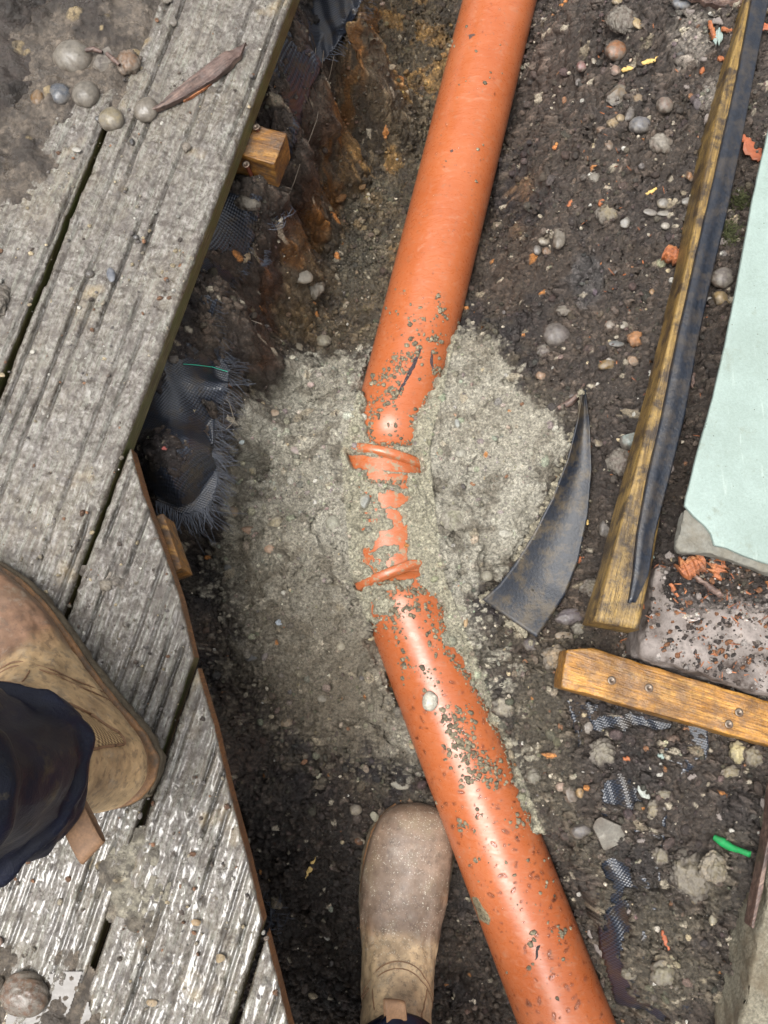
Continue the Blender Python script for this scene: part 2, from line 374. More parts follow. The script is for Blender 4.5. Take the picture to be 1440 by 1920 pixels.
M['leaf'] = m_simple('dead_leaf', srgb(150, 82, 52), .6, 160, .5, .001, .4, dirt=srgb(100, 60, 40))
M['straw'] = m_simple('straw', srgb(190, 160, 96), .6, 200, .3, .001, .3)
M['moss'] = m_simple('moss', srgb(62, 66, 34), .8, 300, .8, .002, .5)
M['thread'] = m_simple('membrane_fibre', srgb(58, 64, 76), .35, 300, .1, .0005, .3, .7)
M['thread_dirty'] = m_simple('muddy_fibre', srgb(104, 96, 84), .5, 300, .1, .0005, .3)
M['greenthread'] = m_simple('green_fibre', (.04, .42, .28), .35, 300, .1, .0005, .1)
def m_gusset():
    s = NT('elastic_webbing'); a = s.attr('wu', 'Fac'); b = s.attr('wv', 'Fac')
    wa = s.math('SINE', s.math('MULTIPLY', a, 2*math.pi/.0044)); wb = s.math('SINE', s.math('MULTIPLY', b, 2*math.pi/.0042))
    f = s.ramp(s.math('ADD', s.math('MULTIPLY', s.math('MULTIPLY', wa, wb), .5), .5), [(.25, 0), (.75, 1)])
    s.set(Base_Color=s.mix(f, srgb(104, 82, 56), srgb(178, 150, 108)), Roughness=.7); s.bump(f, .8, .001); return s.m
M['gusset'] = m_gusset()
def m_water():
    s = NT('water_drop'); s.set(Base_Color=(.95, .96, 1), Roughness=.03, IOR=1.33); s.b.inputs['Transmission Weight'].default_value = 1; return s.m
M['drop'] = m_water()
def m_puddle():
    s = NT('muddy_water'); s.set(Base_Color=srgb(66, 60, 54), Roughness=.08, IOR=1.36, Specular_IOR_Level=.5); s.bump(s.noise(60, 3, .5), .3, .004); return s.m
M['puddle'] = m_puddle()
# ------------------------------------------------------------------ pipes (axes in world)
R = .055; ZA = -.29
def axis_pt(u, v, z=ZA): return P3(u, v, z)
# upper pipe axis from its two silhouettes, lower likewise
U0, U1 = axis_pt(934, 0), axis_pt(759, 700)
UD = (U1-U0).normalized(); UA = U0-UD*2.5; 
L0, L1 = axis_pt(775, 1235), axis_pt(1042, 1920, -.287)
LD = (L1-L0).normalized(); LB = L1+LD*1.6
J1 = axis_pt(722, 866); J2 = axis_pt(741, 1082)     # ends at the bend fitting
def seg_h(x, y, a, b, r):
    """top height of a cylinder segment; and distance d, t"""
    ex, ey = b.x-a.x, b.y-a.y; L = ex*ex+ey*ey
    t = ((x-a.x)*ex+(y-a.y)*ey)/L; tc = np.clip(t, 0, 1)
    d = np.hypot(x-a.x-tc*ex, y-a.y-tc*ey); z = a.z+(b.z-a.z)*tc
    return np.where(d < r, z+np.sqrt(np.clip(r*r-d*d, 0, None)), -9), d, z
PIPES = [(UA, J1, R), (J1, J2, R*1.04), (J2, LB, R)]
def pipe_top(x, y):
    h = np.full(np.shape(x), -9.0); dm = np.full(np.shape(x), 9.0)
    for a, b, r in PIPES:
        q, d, z = seg_h(x, y, a, b, r); h = np.maximum(h, q); dm = np.minimum(dm, d-r)
    return h, dm
# ------------------------------------------------------------------ terrain
CP = [(740, 0, -.33), (700, 150, -.33), (680, 300, -.335), (640, 450, -.335), (600, 560, -.32), (690, 560, -.325), (800, 200, -.34), (745, 450, -.338), (820, 0, -.34),
 (690, 40, -.31), (665, 140, -.31), (640, 250, -.315), (610, 380, -.315), (560, 480, -.305), (510, 620, -.285),
 (668, 20, -.12), (612, 140, -.125), (575, 250, -.13), (535, 370, -.14), (490, 440, -.14), (462, 560, -.14), (465, 650, -.155),
 (560, 40, -.095), (480, 200, -.1), (430, 400, -.105), (380, 520, -.105), (330, 650, -.11), (300, 800, -.12), (290, 880, -.13),
 (340, 940, -.15), (410, 850, -.165), (440, 720, -.16), (375, 900, -.15), (380, 1010, -.30), (300, 1010, -.27), (440, 960, -.29), (455, 880, -.29), (470, 760, -.28),
 (100, 500, -.10), (0, 900, -.12), (300, 100, -.1), (0, 0, -.1), (0, 1500, -.12), (200, 1150, -.12), (250, 1700, -.12), (280, 1400, -.14), (330, 1330, -.29), (350, 1600, -.32), (240, 1250, -.20), (420, 1900, -.33),
 (520, 720, -.275), (560, 830, -.262), (620, 900, -.248), (640, 700, -.28), (500, 1000, -.272), (430, 1100, -.29), (500, 1200, -.28), (600, 1150, -.265), (650, 1050, -.245), (670, 950, -.238), (720, 960, -.233), (745, 1050, -.233), (770, 900, -.232),
 (400, 1300, -.305), (520, 1400, -.305), (650, 1350, -.295), (470, 1550, -.33), (600, 1500, -.325), (600, 1650, -.345), (560, 1800, -.345), (480, 1700, -.34), (880, 1800, -.345), (700, 1900, -.345), (700, 1500, -.325), (760, 1700, -.345), (860, 1650, -.345),
 (880, 640, -.245), (950, 640, -.235), (960, 720, -.21), (1040, 780, -.185), (1060, 840, -.18), (900, 850, -.215), (850, 1000, -.222), (950, 950, -.202), (1000, 900, -.19), (900, 1080, -.222), (820, 1100, -.235), (870, 1180, -.24), (930, 1300, -.245), (985, 1450, -.25), (1020, 1600, -.26), (1070, 1750, -.28), (1140, 1900, -.30),
 (1015, 20, -.305), (985, 200, -.305), (950, 400, -.305), (925, 510, -.285), (1035, 60, -.235), (1000, 300, -.225), (965, 450, -.23), (1100, 50, -.17), (1070, 250, -.165), (1050, 450, -.17), (1090, 650, -.175),
 (1200, 150, -.14), (1200, 500, -.145), (1200, 750, -.155), (1150, 900, -.175), (1280, 300, -.115), (1300, 50, -.10), (1120, 1000, -.19), (1090, 1150, -.205), (1040, 1190, -.21),
 (1400, 200, -.07), (1370, 500, -.065), (1300, 800, -.075), (1250, 1000, -.09), (1250, 1110, -.085), (1400, 1120, -.075), (1440, 900, -.06), (1330, 1160, -.085),
 (1300, 1330, -.17), (1200, 1290, -.17), (1100, 1330, -.2), (1150, 1450, -.185), (1300, 1500, -.165), (1200, 1650, -.18), (1300, 1700, -.165), (1150, 1800, -.21), (1250, 1880, -.185), (1380, 1600, -.14), (1360, 1800, -.15), (1430, 1420, -.15),
 (1500, 100, -.05), (1600, 1000, -.06), (1600, 1700, -.12), (-200, 200, -.1), (-200, 1700, -.12)]
cpx = []; 
for u_, v_, z_ in CP:
    q = P(u_, v_, z_); cpx.append((float(q[0]), float(q[1]), z_))
cpx = np.array(cpx)
def _phi(r2): return .5*r2*np.log(r2+1e-9)
def tps_fit(pts, lam=4e-5):
    n = len(pts); r2 = (pts[:, None, 0]-pts[None, :, 0])**2+(pts[:, None, 1]-pts[None, :, 1])**2
    A = np.zeros((n+3, n+3)); A[:n, :n] = _phi(r2)+lam*np.eye(n); A[:n, n] = 1; A[:n, n+1:] = pts[:, :2]; A[n, :n] = 1; A[n+1:, :n] = pts[:, :2].T
    return np.linalg.solve(A, np.concatenate([pts[:, 2], [0, 0, 0]]))
TW = tps_fit(cpx)
XL, XR, YB, YT = -.66, .68, -.46, 1.18
def base_z(x, y):
    x = np.clip(x, XL, XR); y = np.clip(y, YB, YT)
    r = TW[-3]+TW[-2]*x+TW[-1]*y
    for i in range(len(cpx)): r = r+TW[i]*_phi((x-cpx[i, 0])**2+(y-cpx[i, 1])**2)
    return np.clip(r, -.352, -.045)
STEP = .0015
xs = np.arange(XL, XR, STEP); ys = np.arange(YB, YT, STEP)
far = np.array([.01, .03, .07, .15, .3, .6, 1.2, 2.5, 5, 10, 30])
xs = np.concatenate([XL-far[::-1], xs, XR+far]); ys = np.concatenate([YB-far[::-1], ys, YT+far])
cx_ = np.arange(XL-.02, XR+.03, .009); cy_ = np.arange(YB-.02, YT+.03, .009)
CXg, CYg = np.meshgrid(cx_, cy_); CZ = base_z(CXg, CYg)
def bil(gx, gy, Z, x, y):
    fx = np.clip((x-gx[0])/(gx[1]-gx[0]), 0, len(gx)-1.001); fy = np.clip((y-gy[0])/(gy[1]-gy[0]), 0, len(gy)-1.001)
    ix = fx.astype(int); iy = fy.astype(int); fx = fx-ix; fy = fy-iy
    return (Z[iy, ix]*(1-fx)+Z[iy, ix+1]*fx)*(1-fy)+(Z[iy+1, ix]*(1-fx)+Z[iy+1, ix+1]*fx)*fy
X, Y = np.meshgrid(xs, ys)
wx = X+.012*(fbm(X, Y, 14, 3, 5)-.5); wy = Y+.012*(fbm(X, Y, 14, 3, 6)-.5)
B = bil(cx_, cy_, CZ, wx, wy)
U, Vp = proj(X, Y, B)
nz1 = fbm(X, Y, 22, 4, 21); nz2 = fbm(X, Y, 60, 4, 31); nz3 = fbm(X, Y, 9, 3, 41)
Uw = U+46*(nz1-.5)+26*(nz2-.5); Vw = Vp+46*(fbm(X, Y, 22, 4, 22)-.5)+26*(fbm(X, Y, 60, 4, 32)-.5)
SAND = [(500, 690), (540, 655), (640, 650), (700, 640), (760, 620), (880, 590), (950, 640), (1000, 735), (1065, 765), (1080, 830), (1040, 930), (975, 1060), (915, 1125), (960, 1180), (980, 1240), (975, 1330), (1010, 1450), (1020, 1560), (1000, 1600), (900, 1500), (780, 1500), (640, 1475), (520, 1440), (440, 1370), (395, 1270), (385, 1100), (405, 1000), (420, 900), (440, 770)]
c1, i1 = cells(X, Y, .0075, 3, .92, .25, .66); c2, i2 = cells(X+.3, Y, .017, 9, .6, .25, .62)
Ue = Uw+34*(fbm(X, Y, 95, 4, 201, .6)-.5)+14*(fbm(X, Y, 260, 2, 205)-.5); Ve = Vw+34*(fbm(X, Y, 95, 4, 202, .6)-.5)
dS = psdf(Ue, Ve, SAND); soft_ = ss(1000, 1250, Vp)*ss(1050, 900, U)
soft_ = .22+.78*soft_
sand = ss(-3-30*soft_, 5+40*soft_, dS+(i1-.5)*70*soft_+(i2-.5)*60*soft_)
sandw = ss(-60, 10, psdf(Uw, Vw, SAND))
# ---- relief
c3, i3 = cells(X, Y+.7, .038, 19, .30, .2, .5); c0, i0 = cells(X+.11, Y, .0042, 29, .9, .3, .6)
gravel_r = ss(1010, 1060, Uw)*ss(1080, 1250, Vw)      # lumpy ground lower right
clodm = (1-.5*sand)*(.55+.9*nz3)
floor_left = ss(-20, 30, psdf(Uw, Vw, [(700, 0), (860, 0), (720, 620), (520, 640), (600, 420), (650, 200)]))
clodm = clodm*(1-.55*floor_left)
trod = ell(Uw, Vw, 560, 1700, 190, 260); clodm = clodm*(1+.35*np.clip(trod, 0, 1))
rel = c0*.0042*1.5+c1*.0075*(.72+.78*(1-sand))*(.6+.8*nz1)+c2*.017*.95*clodm+c3*.038*.46*clodm*ss(.3, .6, nz1)-.004*ss(.56,.66,fbm(X, Y, 85, 3, 97))-.007*ss(.03, 0, np.abs(fbm(X, Y, 16, 4, 98)-.5))*ss(.47, .6, nz3+.08*sand)+sand*.010*(ss(.42, .6, fbm(X, Y, 34, 3, 240))-.5)*ss(.4, .6, fbm(X, Y, 10, 3, 241))
rel = rel+.018*(nz1-.5)+.004*(nz2-.5)+.022*(fbm(X, Y, 7, 3, 77)-.5)*(1-.5*sand)
inn = ss(0, .03, np.minimum(np.minimum(X-XL, XR-X), np.minimum(Y-YB, YT-Y)))
rel = rel*inn+.004*(1-inn)
Z = B+rel-.002
# soil patches over the membrane: lowered where the membrane shows
MEM_L = [(480, -40), (700, -40), (668, 30), (650, 62), (606, 120), (592, 160), (566, 235), (548, 300), (500, 330), (488, 405), (478, 452), (452, 515), (415, 548), (402, 600), (408, 650), (432, 690), (428, 735), (404, 790), (400, 850), (412, 905), (392, 955), (340, 968), (296, 948), (262, 880), (225, 800), (330, 600), (400, 400)]
soilpatch = np.maximum.reduce([ell(Uw, Vw, 552, 30, 48, 70), ell(Uw, Vw, 520, 190, 46, 95, 20), ell(Uw, Vw, 410, 520, 52, 56), ell(Uw, Vw, 352, 610, 50, 62), ell(Uw, Vw, 315, 850, 48, 42), ell(Uw, Vw, 290, 690, 28, 50), ell(Uw, Vw, 480, 345, 50, 34), ell(Uw, Vw, 395, 770, 14, 20)])
Bs = np.maximum(B, -.172)+.004; Um, Vm_ = proj(X, Y, Bs)
mem = ss(-2, 12, psdf(Um, Vm_, MEM_L))
Z = Z-mem*(.010)*(1-ss(-.05, .2, soilpatch))
Z = np.where((mem > .1) & (soilpatch > -.06), np.maximum(Z, Bs+.004+rel*.8+.006*np.clip(soilpatch, -.06, .5)*2-.004*(1-mem)), Z)
MEM_R = [(1060, 1310), (1330, 1345), (1330, 1420), (1260, 1470), (1240, 1620), (1230, 1800), (1320, 1900), (1280, 1930), (1150, 1880), (1120, 1760), (1105, 1500)]
show_r = np.maximum.reduce([ell(Uw, Vw, 1160, 1495, 42, 40, 10), ell(Uw, Vw, 1158, 1640, 24, 40, 3), ell(Uw, Vw, 1160, 1745, 26, 52, 3), ell(Uw, Vw, 1190, 1885, 60, 24, 25), ell(Uw, Vw, 1190, 1352, 90, 16, 10)])
memr = ss(-2, 12, psdf(U, Vp, MEM_R))
Z = Z+memr*.003*(1-ss(-.1, .1, show_r))-memr*.018*ss(.05, .3, show_r)
# ---- pipes: sand laps over them
EXPO = [(600, -300), (1300, -300), (1060, 500), (897, 560), (875, 610), (848, 640), (832, 690), (800, 740), (772, 800), (765, 832), (690, 836), (684, 745), (600, 740), (560, 300)]
EXPO2 = [(740, 1098), (775, 1092), (800, 1108), (826, 1130), (832, 1160), (830, 1208), (868, 1232), (890, 1290), (915, 1330), (940, 1390), (960, 1450), (1000, 1560), (1200, 1600), (1400, 2300), (600, 2300), (640, 1240), (700, 1160), (725, 1168), (745, 1150), (735, 1120)]
EXB = [[(690, 884), (764, 886), (766, 918), (745, 905), (692, 905)], [(712, 926), (772, 928), (748, 948), (716, 952)], [(722, 955), (745, 955), (764, 1008), (692, 1034), (718, 998), (736, 985)], [(652, 854), (780, 862), (790, 886), (664, 878)], [(706, 1080), (784, 1058), (788, 1080), (710, 1096)], [(668, 1095), (680, 1098), (678, 1108), (670, 1106)]]
HP, DM = pipe_top(X, Y)
UP, VP = proj(X, Y, np.where(HP > -1, HP, B))
UPw = UP+16*(nz2-.5)+26*(fbm(X, Y, 110, 3, 55)-.5); VPw = VP+16*(fbm(X, Y, 60, 3, 65)-.5)+26*(fbm(X, Y, 110, 3, 66)-.5)
UPs = UP+10*(nz2-.5)+14*(fbm(X, Y, 110, 3, 55)-.5); VPs = VP+10*(nz2-.5)+12*(fbm(X, Y, 110, 3, 66)-.5)
ex = np.maximum.reduce([psdf(UPw, VPw, p) for p in [EXPO, EXPO2]]+[psdf(UPs, VPs, p) for p in EXB[:3]])
exs = np.maximum.reduce([psdf(UP+6*(nz2-.5), VP+8*(nz2-.5), p) for p in EXB[3:]])
ex = np.maximum(ex, exs)
s_ = -ex*.0007                          # metres, positive = covered
dn = np.clip(1+DM/R, 0, 1.0)
HB = np.where(ex < 0, 1, 0)
cover = HP+np.minimum(s_*1.1*(1+7*dn**5)+.0006, np.maximum(B-HP, .003)+rel*.8+.001)
cover = np.where(ex < -1, np.maximum(cover, np.minimum(B-.002, HP+.05)*dn**6+cover*(1-dn**6)), cover)
inpipe = HP > -1
Z = np.where(inpipe, np.where(s_ > 0, np.maximum(cover, -9), np.minimum(Z, HP-.004-np.minimum(-s_*.6, .02))), Z)
edge = (~inpipe) & (DM < .02)
Z = np.where(edge & (ex > 6), np.minimum(Z, ZA+.002+DM*1.2+rel), Z)
# boot and deck clearance
bootm = ss(0, .4, ell(U, Vp, 755, 1735, 100, 240)); Z = Z*(1-bootm)+np.minimum(Z, -.346)*bootm
Z = np.where((X < -.60) | (X > .62), np.minimum(Z, -.06), Z)
# ---- colours
def C(*a): return np.array(srgb(*a))
def lay(c, m, k): return c*(1-m[..., None])+k*m[..., None]
col = np.zeros(X.shape+(3,))+C(86, 73, 62)
col = lay(col, ss(.42, .62, nz1), C(60, 52, 50)); col = lay(col, ss(.56, .72, nz2)*.7, C(98, 86, 74))
col = lay(col, ss(.5, .75, fbm(X, Y, 5, 3, 90))*.5, C(84, 76, 70))
# clay streaks on upper trench floor
fl = ss(-30, 20, psdf(Uw, Vw, [(640, -40), (870, -40), (800, 330), (720, 640), (500, 640), (590, 330)]))
col = lay(col, fl*.85, C(112, 98, 76))
clay = fbm(X, Y, 30, 5, 120, .6)
col = lay(col, fl*ss(.50, .60, clay)*np.clip(ss(0, .5, ell(U, Vp, 760, 220, 150, 330))+.2, 0, 1)*.9, C(176, 138, 84))
col = lay(col, fl*ss(.54, .6, fbm(X, Y, 60, 4, 130))*.5, C(60, 52, 46))
col = lay(col, ss(0, .6, ell(Uw, Vw, 670, 480, 80, 90))*.75, C(104, 98, 84)); col = lay(col, ss(0, .6, ell(Uw, Vw, 690, 375, 80, 40))*.7, C(118, 110, 92))
rust = ss(0, .8, 1-np.abs(psdf(Uw, Vw, [(700, 40), (660, 130), (640, 250), (612, 360), (560, 480), (555, 475), (606, 350), (632, 250), (650, 130), (690, 40)]))/30)
col = lay(col, rust*ss(.4, .55, nz2)*.8, C(140, 92, 36))
wallb = ss(-5, 25, psdf(Uw, Vw, [(700, 0), (690, 40), (640, 250), (560, 480), (500, 680), (450, 700), (460, 560), (540, 370), (610, 150)]))
col = lay(col, wallb*.8*(1-rust), C(72, 50, 38)); col = lay(col, wallb*ss(.52, .62, clay)*.6, C(96, 62, 34))
# right plateau : darker
rp = ss(960, 1060, Uw)*(1-ss(1000, 1150, Vw)); col = lay(col, rp*.6, C(90, 79, 70))
col = lay(col, ss(0, .7, ell(Uw, Vw, 1010, 130, 70, 130, 15))*.5, C(104, 88, 78)); col = lay(col, ss(0, .7, ell(Uw, Vw, 975, 380, 28, 90, 12))*ss(.48, .6, nz2)*.7, C(140, 108, 78))
col = lay(col, ss(0, .5, ell(Uw, Vw, 1100, 520, 40, 60, 0))*.6, C(92, 90, 90))
# dusty white splinter zone upper right, limescale lower right
sp1 = np.maximum.reduce([ell(Uw, Vw, 1310, 70, 60, 90, 20), ell(Uw, Vw, 1330, 170, 40, 70)]); col = lay(col, ss(0, .6, sp1)*ss(.47, .56, clay)*.8, C(168, 158, 146))
sp2 = psdf(Uw, Vw, [(1195, 1190), (1240, 1140), (1440, 1120), (1470, 1330), (1190, 1250)]); col = lay(col, ss(-20, 30, sp2)*ss(.42, .55, clay)*.9, C(172, 160, 152))
# lower right : greyer gravelly
lr = ss(-40, 40, psdf(Uw, Vw, [(1000, 1130), (1200, 1200), (1060, 1260), (1090, 1500), (1200, 1700), (1300, 1560), (1400, 1560), (1340, 1920), (1150, 1960), (1000, 1650), (960, 1300)]))
col = lay(col, lr*.55*ss(.35, .6, nz1), C(128, 118, 98))
# sand
sc_ = np.zeros_like(col)+C(150, 145, 131); sc_ = lay(sc_, ss(.4, .62, nz1), C(166, 161, 146)); sc_ = lay(sc_, ss(.52, .62, nz2)*.8, C(108, 101, 88)); sc_ = lay(sc_, ss(.56, .64, fbm(X, Y, 38, 5, 222, .6))*.5, C(174, 170, 156)); sc_ = lay(sc_, ss(.5, .7, fbm(X, Y, 8, 3, 224))*.4, C(122, 112, 94))
sc_ = lay(sc_, ss(0, .7, ell(Uw, Vw, 950, 770, 160, 150))*.5, C(162, 156, 140))
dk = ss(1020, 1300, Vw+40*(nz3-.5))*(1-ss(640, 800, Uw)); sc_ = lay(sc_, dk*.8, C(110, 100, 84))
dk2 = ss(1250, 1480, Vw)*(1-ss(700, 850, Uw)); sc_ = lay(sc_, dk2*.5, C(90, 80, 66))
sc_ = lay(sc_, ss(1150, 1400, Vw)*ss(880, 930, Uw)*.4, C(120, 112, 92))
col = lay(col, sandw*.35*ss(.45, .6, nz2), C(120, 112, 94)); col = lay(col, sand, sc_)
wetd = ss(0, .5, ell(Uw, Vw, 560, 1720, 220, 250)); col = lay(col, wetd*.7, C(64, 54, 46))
col = lay(col, ss(-6, 6, (inpipe & (s_ > 0)).astype(float)*12-6)*.85, C(160, 155, 134))
# per-clod variation and pale stones
col = lay(col, 1-inn, C(80, 72, 65)); v1 = (.6+.8*i1*inn+.4*(1-inn))[..., None]*(.72+.56*i2*inn+.28*(1-inn))[..., None]; v1 = v1*(1-.62*sand[..., None])+.62*sand[..., None]; col = col*np.clip(v1, .42, 1.75)
pale = ((i1 > .955+.03*(sand > .5)) & (c1 > .25)).astype(float); col = lay(col, pale*.7, C(178, 168, 148))
pale2 = ((i2 > .93) & (c2 > .2)).astype(float)*(1-floor_left); col = lay(col, pale2*.6, C(150, 138, 116))
orange = ((i1 > .93) & (i1 < .938) & (c1 > .2)).astype(float); col = lay(col, orange, C(178, 120, 66))
wet = np.clip(.3+.5*wetd+.5*floor_left*fl+.4*wallb-.25*sand+.5*(nz3-.5), 0, 1)
gyy, gxx = np.gradient(Z, .0015); stp = np.clip(np.hypot(gxx, gyy)-1.0, 0, 2.5)/2.5
stp[:14] = 0; stp[-14:] = 0; stp[:, :14] = 0; stp[:, -14:] = 0
rw_ = (fbm(X*1.0+Z*.55, Y-Z*.35, 34, 4, 301)-.5)*.034+(fbm(X+Z*.9, Y-Z*.7, 110, 3, 303)-.5)*.012
stp = stp*(~inpipe)
V = np.stack([X-rw_*stp*.9, Y+rw_*stp*.25, Z], -1).reshape(-1, 3)
ground = fast('ground', V, grid_faces(len(xs), len(ys)), M['ground'], col=col.reshape(-1, 3), extra={'wet': wet.ravel()})
tag(ground, kind='structure')
# fine uniform lookup grids
gi0, gi1 = len(far), len(xs)-len(far); gj0, gj1 = len(far), len(ys)-len(far)
gx = xs[gi0:gi1]; gy = ys[gj0:gj1]; GZ = Z[gj0:gj1, gi0:gi1]; GC = col[gj0:gj1, gi0:gi1]; GS = sand[gj0:gj1, gi0:gi1]
def TZ(x, y): return bil(gx, gy, GZ, np.asarray(x, float), np.asarray(y, float))
def TC(x, y):
    ix = np.clip(((np.asarray(x)-gx[0])/STEP).astype(int), 0, len(gx)-1); iy = np.clip(((np.asarray(y)-gy[0])/STEP).astype(int), 0, len(gy)-1)
    return GC[iy, ix]
def SurfZ(x, y):
    return np.maximum(TZ(x, y), pipe_top(np.asarray(x, float), np.asarray(y, float))[0])
def hit(u, v, f=None):
    """first surface met by the ray through a pixel"""
    f = f or SurfZ
    z = -.045; 
    for _ in range(160):
        x, y = P(u, v, z); h = float(f(x, y))
        if h >= z: break
        z -= .002
    return float(x), float(y), float(h)
# ------------------------------------------------------------------ decking
E0, E1 = P3(545, 0, 0), P3(240, 820, 0)
eu = (E0-E1).normalized(); DANG = math.atan2(eu.y, eu.x)      # board direction; local x along, local y = left of it
def to_dk(x, y):                                             # world -> (u along, v to picture right)
    dx = x-E1.x; dy = y-E1.y
    return dx*eu.x+dy*eu.y, dx*eu.y-dy*eu.x
CUT = [(.10, -.09), (-.005, .002), (-.053, .036), (-.09, .066), (-.139, .104), (-.194, .139), (-.245, .176), (-.297, .209), (-.35, .245), (-.402, .278), (-.441, .304), (-.472, .324), (-.62, .43)]
cv = np.array([c[1] for c in CUT]); cu = np.array([c[0] for c in CUT])
def deck_relief(u, v, seed, wetz):
    """mud, bubbles and grain on top of the board"""
    r = .0022*(fbm(u, v*3, 14, 4, seed)-.5)+.0016*(fbm(u, v, 60, 4, seed+3)-.5)
    c_, i_ = cells(u, v, .011, seed+5, .35, .12, .34); r = r+c_*.011*.55
    c2_, _ = cells(u, v, .0055, seed+8, .4, .15, .4); r = r+c2_*.0055*.45
    return r
# (v from, v to, runs past the cut line)
boards = [(-.575, -.437, .9), (-.432, -.294, .9), (-.289, -.150, .9), (-.1435, 0, .97), (.0045, .1365, None), (.1425, .2765, None), (.282, .42, None)]
blabels = ['grey decking board at the far left edge under thick mud', 'mud covered decking board beside the soil heap at the left', 'decking board left of the long narrow gap, half buried in mud',
           'wide grooved decking board with the round stones and mossy green edge', 'wet grooved decking board under the raised boot, cut at an angle', 'glossy wet decking board with angled cut, right of the boot heel', 'small corner of decking board in the lower left, nearest the trench']
DECKZ = {}
for bi, (v0, v1, ue) in enumerate(boards):
    if bi == 0: continue
    root_z = 0
    nv = int((v1-v0)/.0014)+1
    vs = np.linspace(v0, v1, nv)
    ustart = -.95 if bi < 4 else -.80
    uend = np.full(nv, 1.15) if ue else np.interp(vs, cv, cu)
    ua = np.linspace(0, 1, int((1.15-ustart)/.0019)) if ue else np.linspace(0, 1, int((uend.max()-ustart)/.0018)+2)
    UU = ustart+(uend[None, :]-ustart)*ua[:, None]; VV = np.repeat(vs[None, :], len(ua), 0)
    if not ue: VV = VV
    cutw = .0012*(fbm(UU, VV, 120, 3, 300+bi)-.5)*2
    # grooves: one narrow channel every 15.5 mm with broad worn ridge between
    ph = (VV-v0-.010+.0012*(fbm(UU, VV*0, 8, 2, 40+bi)-.5)*2)/.0155; fr = np.abs(ph-np.round(ph))*.0155
    fill = fbm(UU, VV*2.5, 9, 4, 60+bi); fill2 = fbm(UU*1, np.round(ph)*.37, 7, 3, 80+bi)
    wetz = ss(-.15, -.45, UU)
    amt = ss(.62, .40, fill)*ss(.62, .42, fill2); amt = np.maximum(amt, .55*ss(.7, .45, fill2)) if bi > 3 else np.maximum(amt, .62*ss(.68, .42, fill2))
    amt = amt*(1.25 if bi > 3 else 1)
    g = np.clip(1-fr/.0032, 0, 1)**.6*np.clip(amt, 0, 1.1)
    rel_ = deck_relief(UU, VV, 500+bi*13, wetz)
    step_ = .0013*np.sin(ph*2*math.pi+1.2)*(1 if bi > 3 else .6)
    mudm = ss(.46, .64, fbm(UU, VV, 13, 4, 700))*(1.0 if bi > 3 else .7)
    ZZ = -.0006-g*.0056+1.6*rel_+step_+mudm*(.0055*(fbm(UU, VV, 90, 4, 710))-.001)
    ed = np.minimum(VV-v0, v1-VV); ZZ = ZZ-.0035*np.clip(1-ed/.0035, 0, 1)**2
    ZZ = ZZ-.003*(ss(.5, .7, fbm(UU, VV, 40, 3, 720)))*np.clip(1-ed/.007, 0, 1)
    if not ue:
        ec = (uend[None, :]-UU); ZZ = ZZ-.0022*np.clip(1-ec/.003, 0, 1)**2
    low = np.clip(g*1.1+ss(.002, 0, ed)*.5, 0, 1)
    Vt = np.stack([UU, -VV, ZZ], -1).reshape(-1, 3); nu = len(ua)
    F = grid_faces(nv, nu)[:, ::-1]
    # skirt: left, right, near end, far end
    idx = np.arange(nu*nv).reshape(nu, nv)
    ring = np.concatenate([idx[0, :], idx[1:, -1], idx[-1, ::-1][1:], idx[::-1, 0][1:-1]])
    n0 = len(Vt); parts = [Vt]; nk = 4
    for k in range(1, nk+1):
        q = Vt[ring].copy(); q[:, 2] = q[:, 2]*(1-k/nk)-.028*k/nk
        parts.append(q)
    FF = [F]; m = len(ring); prev = ring
    for k in range(nk):
        cur = n0+k*m+np.arange(m); FF.append(np.stack([prev, np.roll(prev, -1), np.roll(cur, -1), cur], 1)); prev = cur
    Vall = np.concatenate(parts); Fall = np.concatenate(FF)
    mi = np.zeros(len(Fall), int); segi = np.arange(m); 
    endm = (segi >= nv-1+nu-1) & (segi < 2*(nv-1)+nu-1)
    for k in range(nk):
        mi[len(F)+k*m:len(F)+(k+1)*m] = np.where(endm, 2, 1)
    pad = lambda a: np.concatenate([a.ravel(), np.zeros(nk*m)])
    o = fast('deck_board', Vall, Fall, [M['deck'], M['deck_side'], M['deck_end']], col=None, extra={'low': pad(low), 'wet': pad(wetz)}, mi=mi)
    o.location = (E1.x, E1.y, 0); o.rotation_euler = (0, 0, DANG)
    tag(o, blabels[bi], 'decking board', 'grooved decking boards laid side by side on the left')
    DECKZ[bi] = (v0, v1)
def on_deck(x, y):
    u_, v_ = to_dk(x, y)
    return v_ < np.interp(u_, cu[::-1], cv[::-1]) if u_ < 0 else v_ < 0
def joist(corner_px, z0, z1, L, ang, wid, name_label, sq=(0, 0)):
    pass
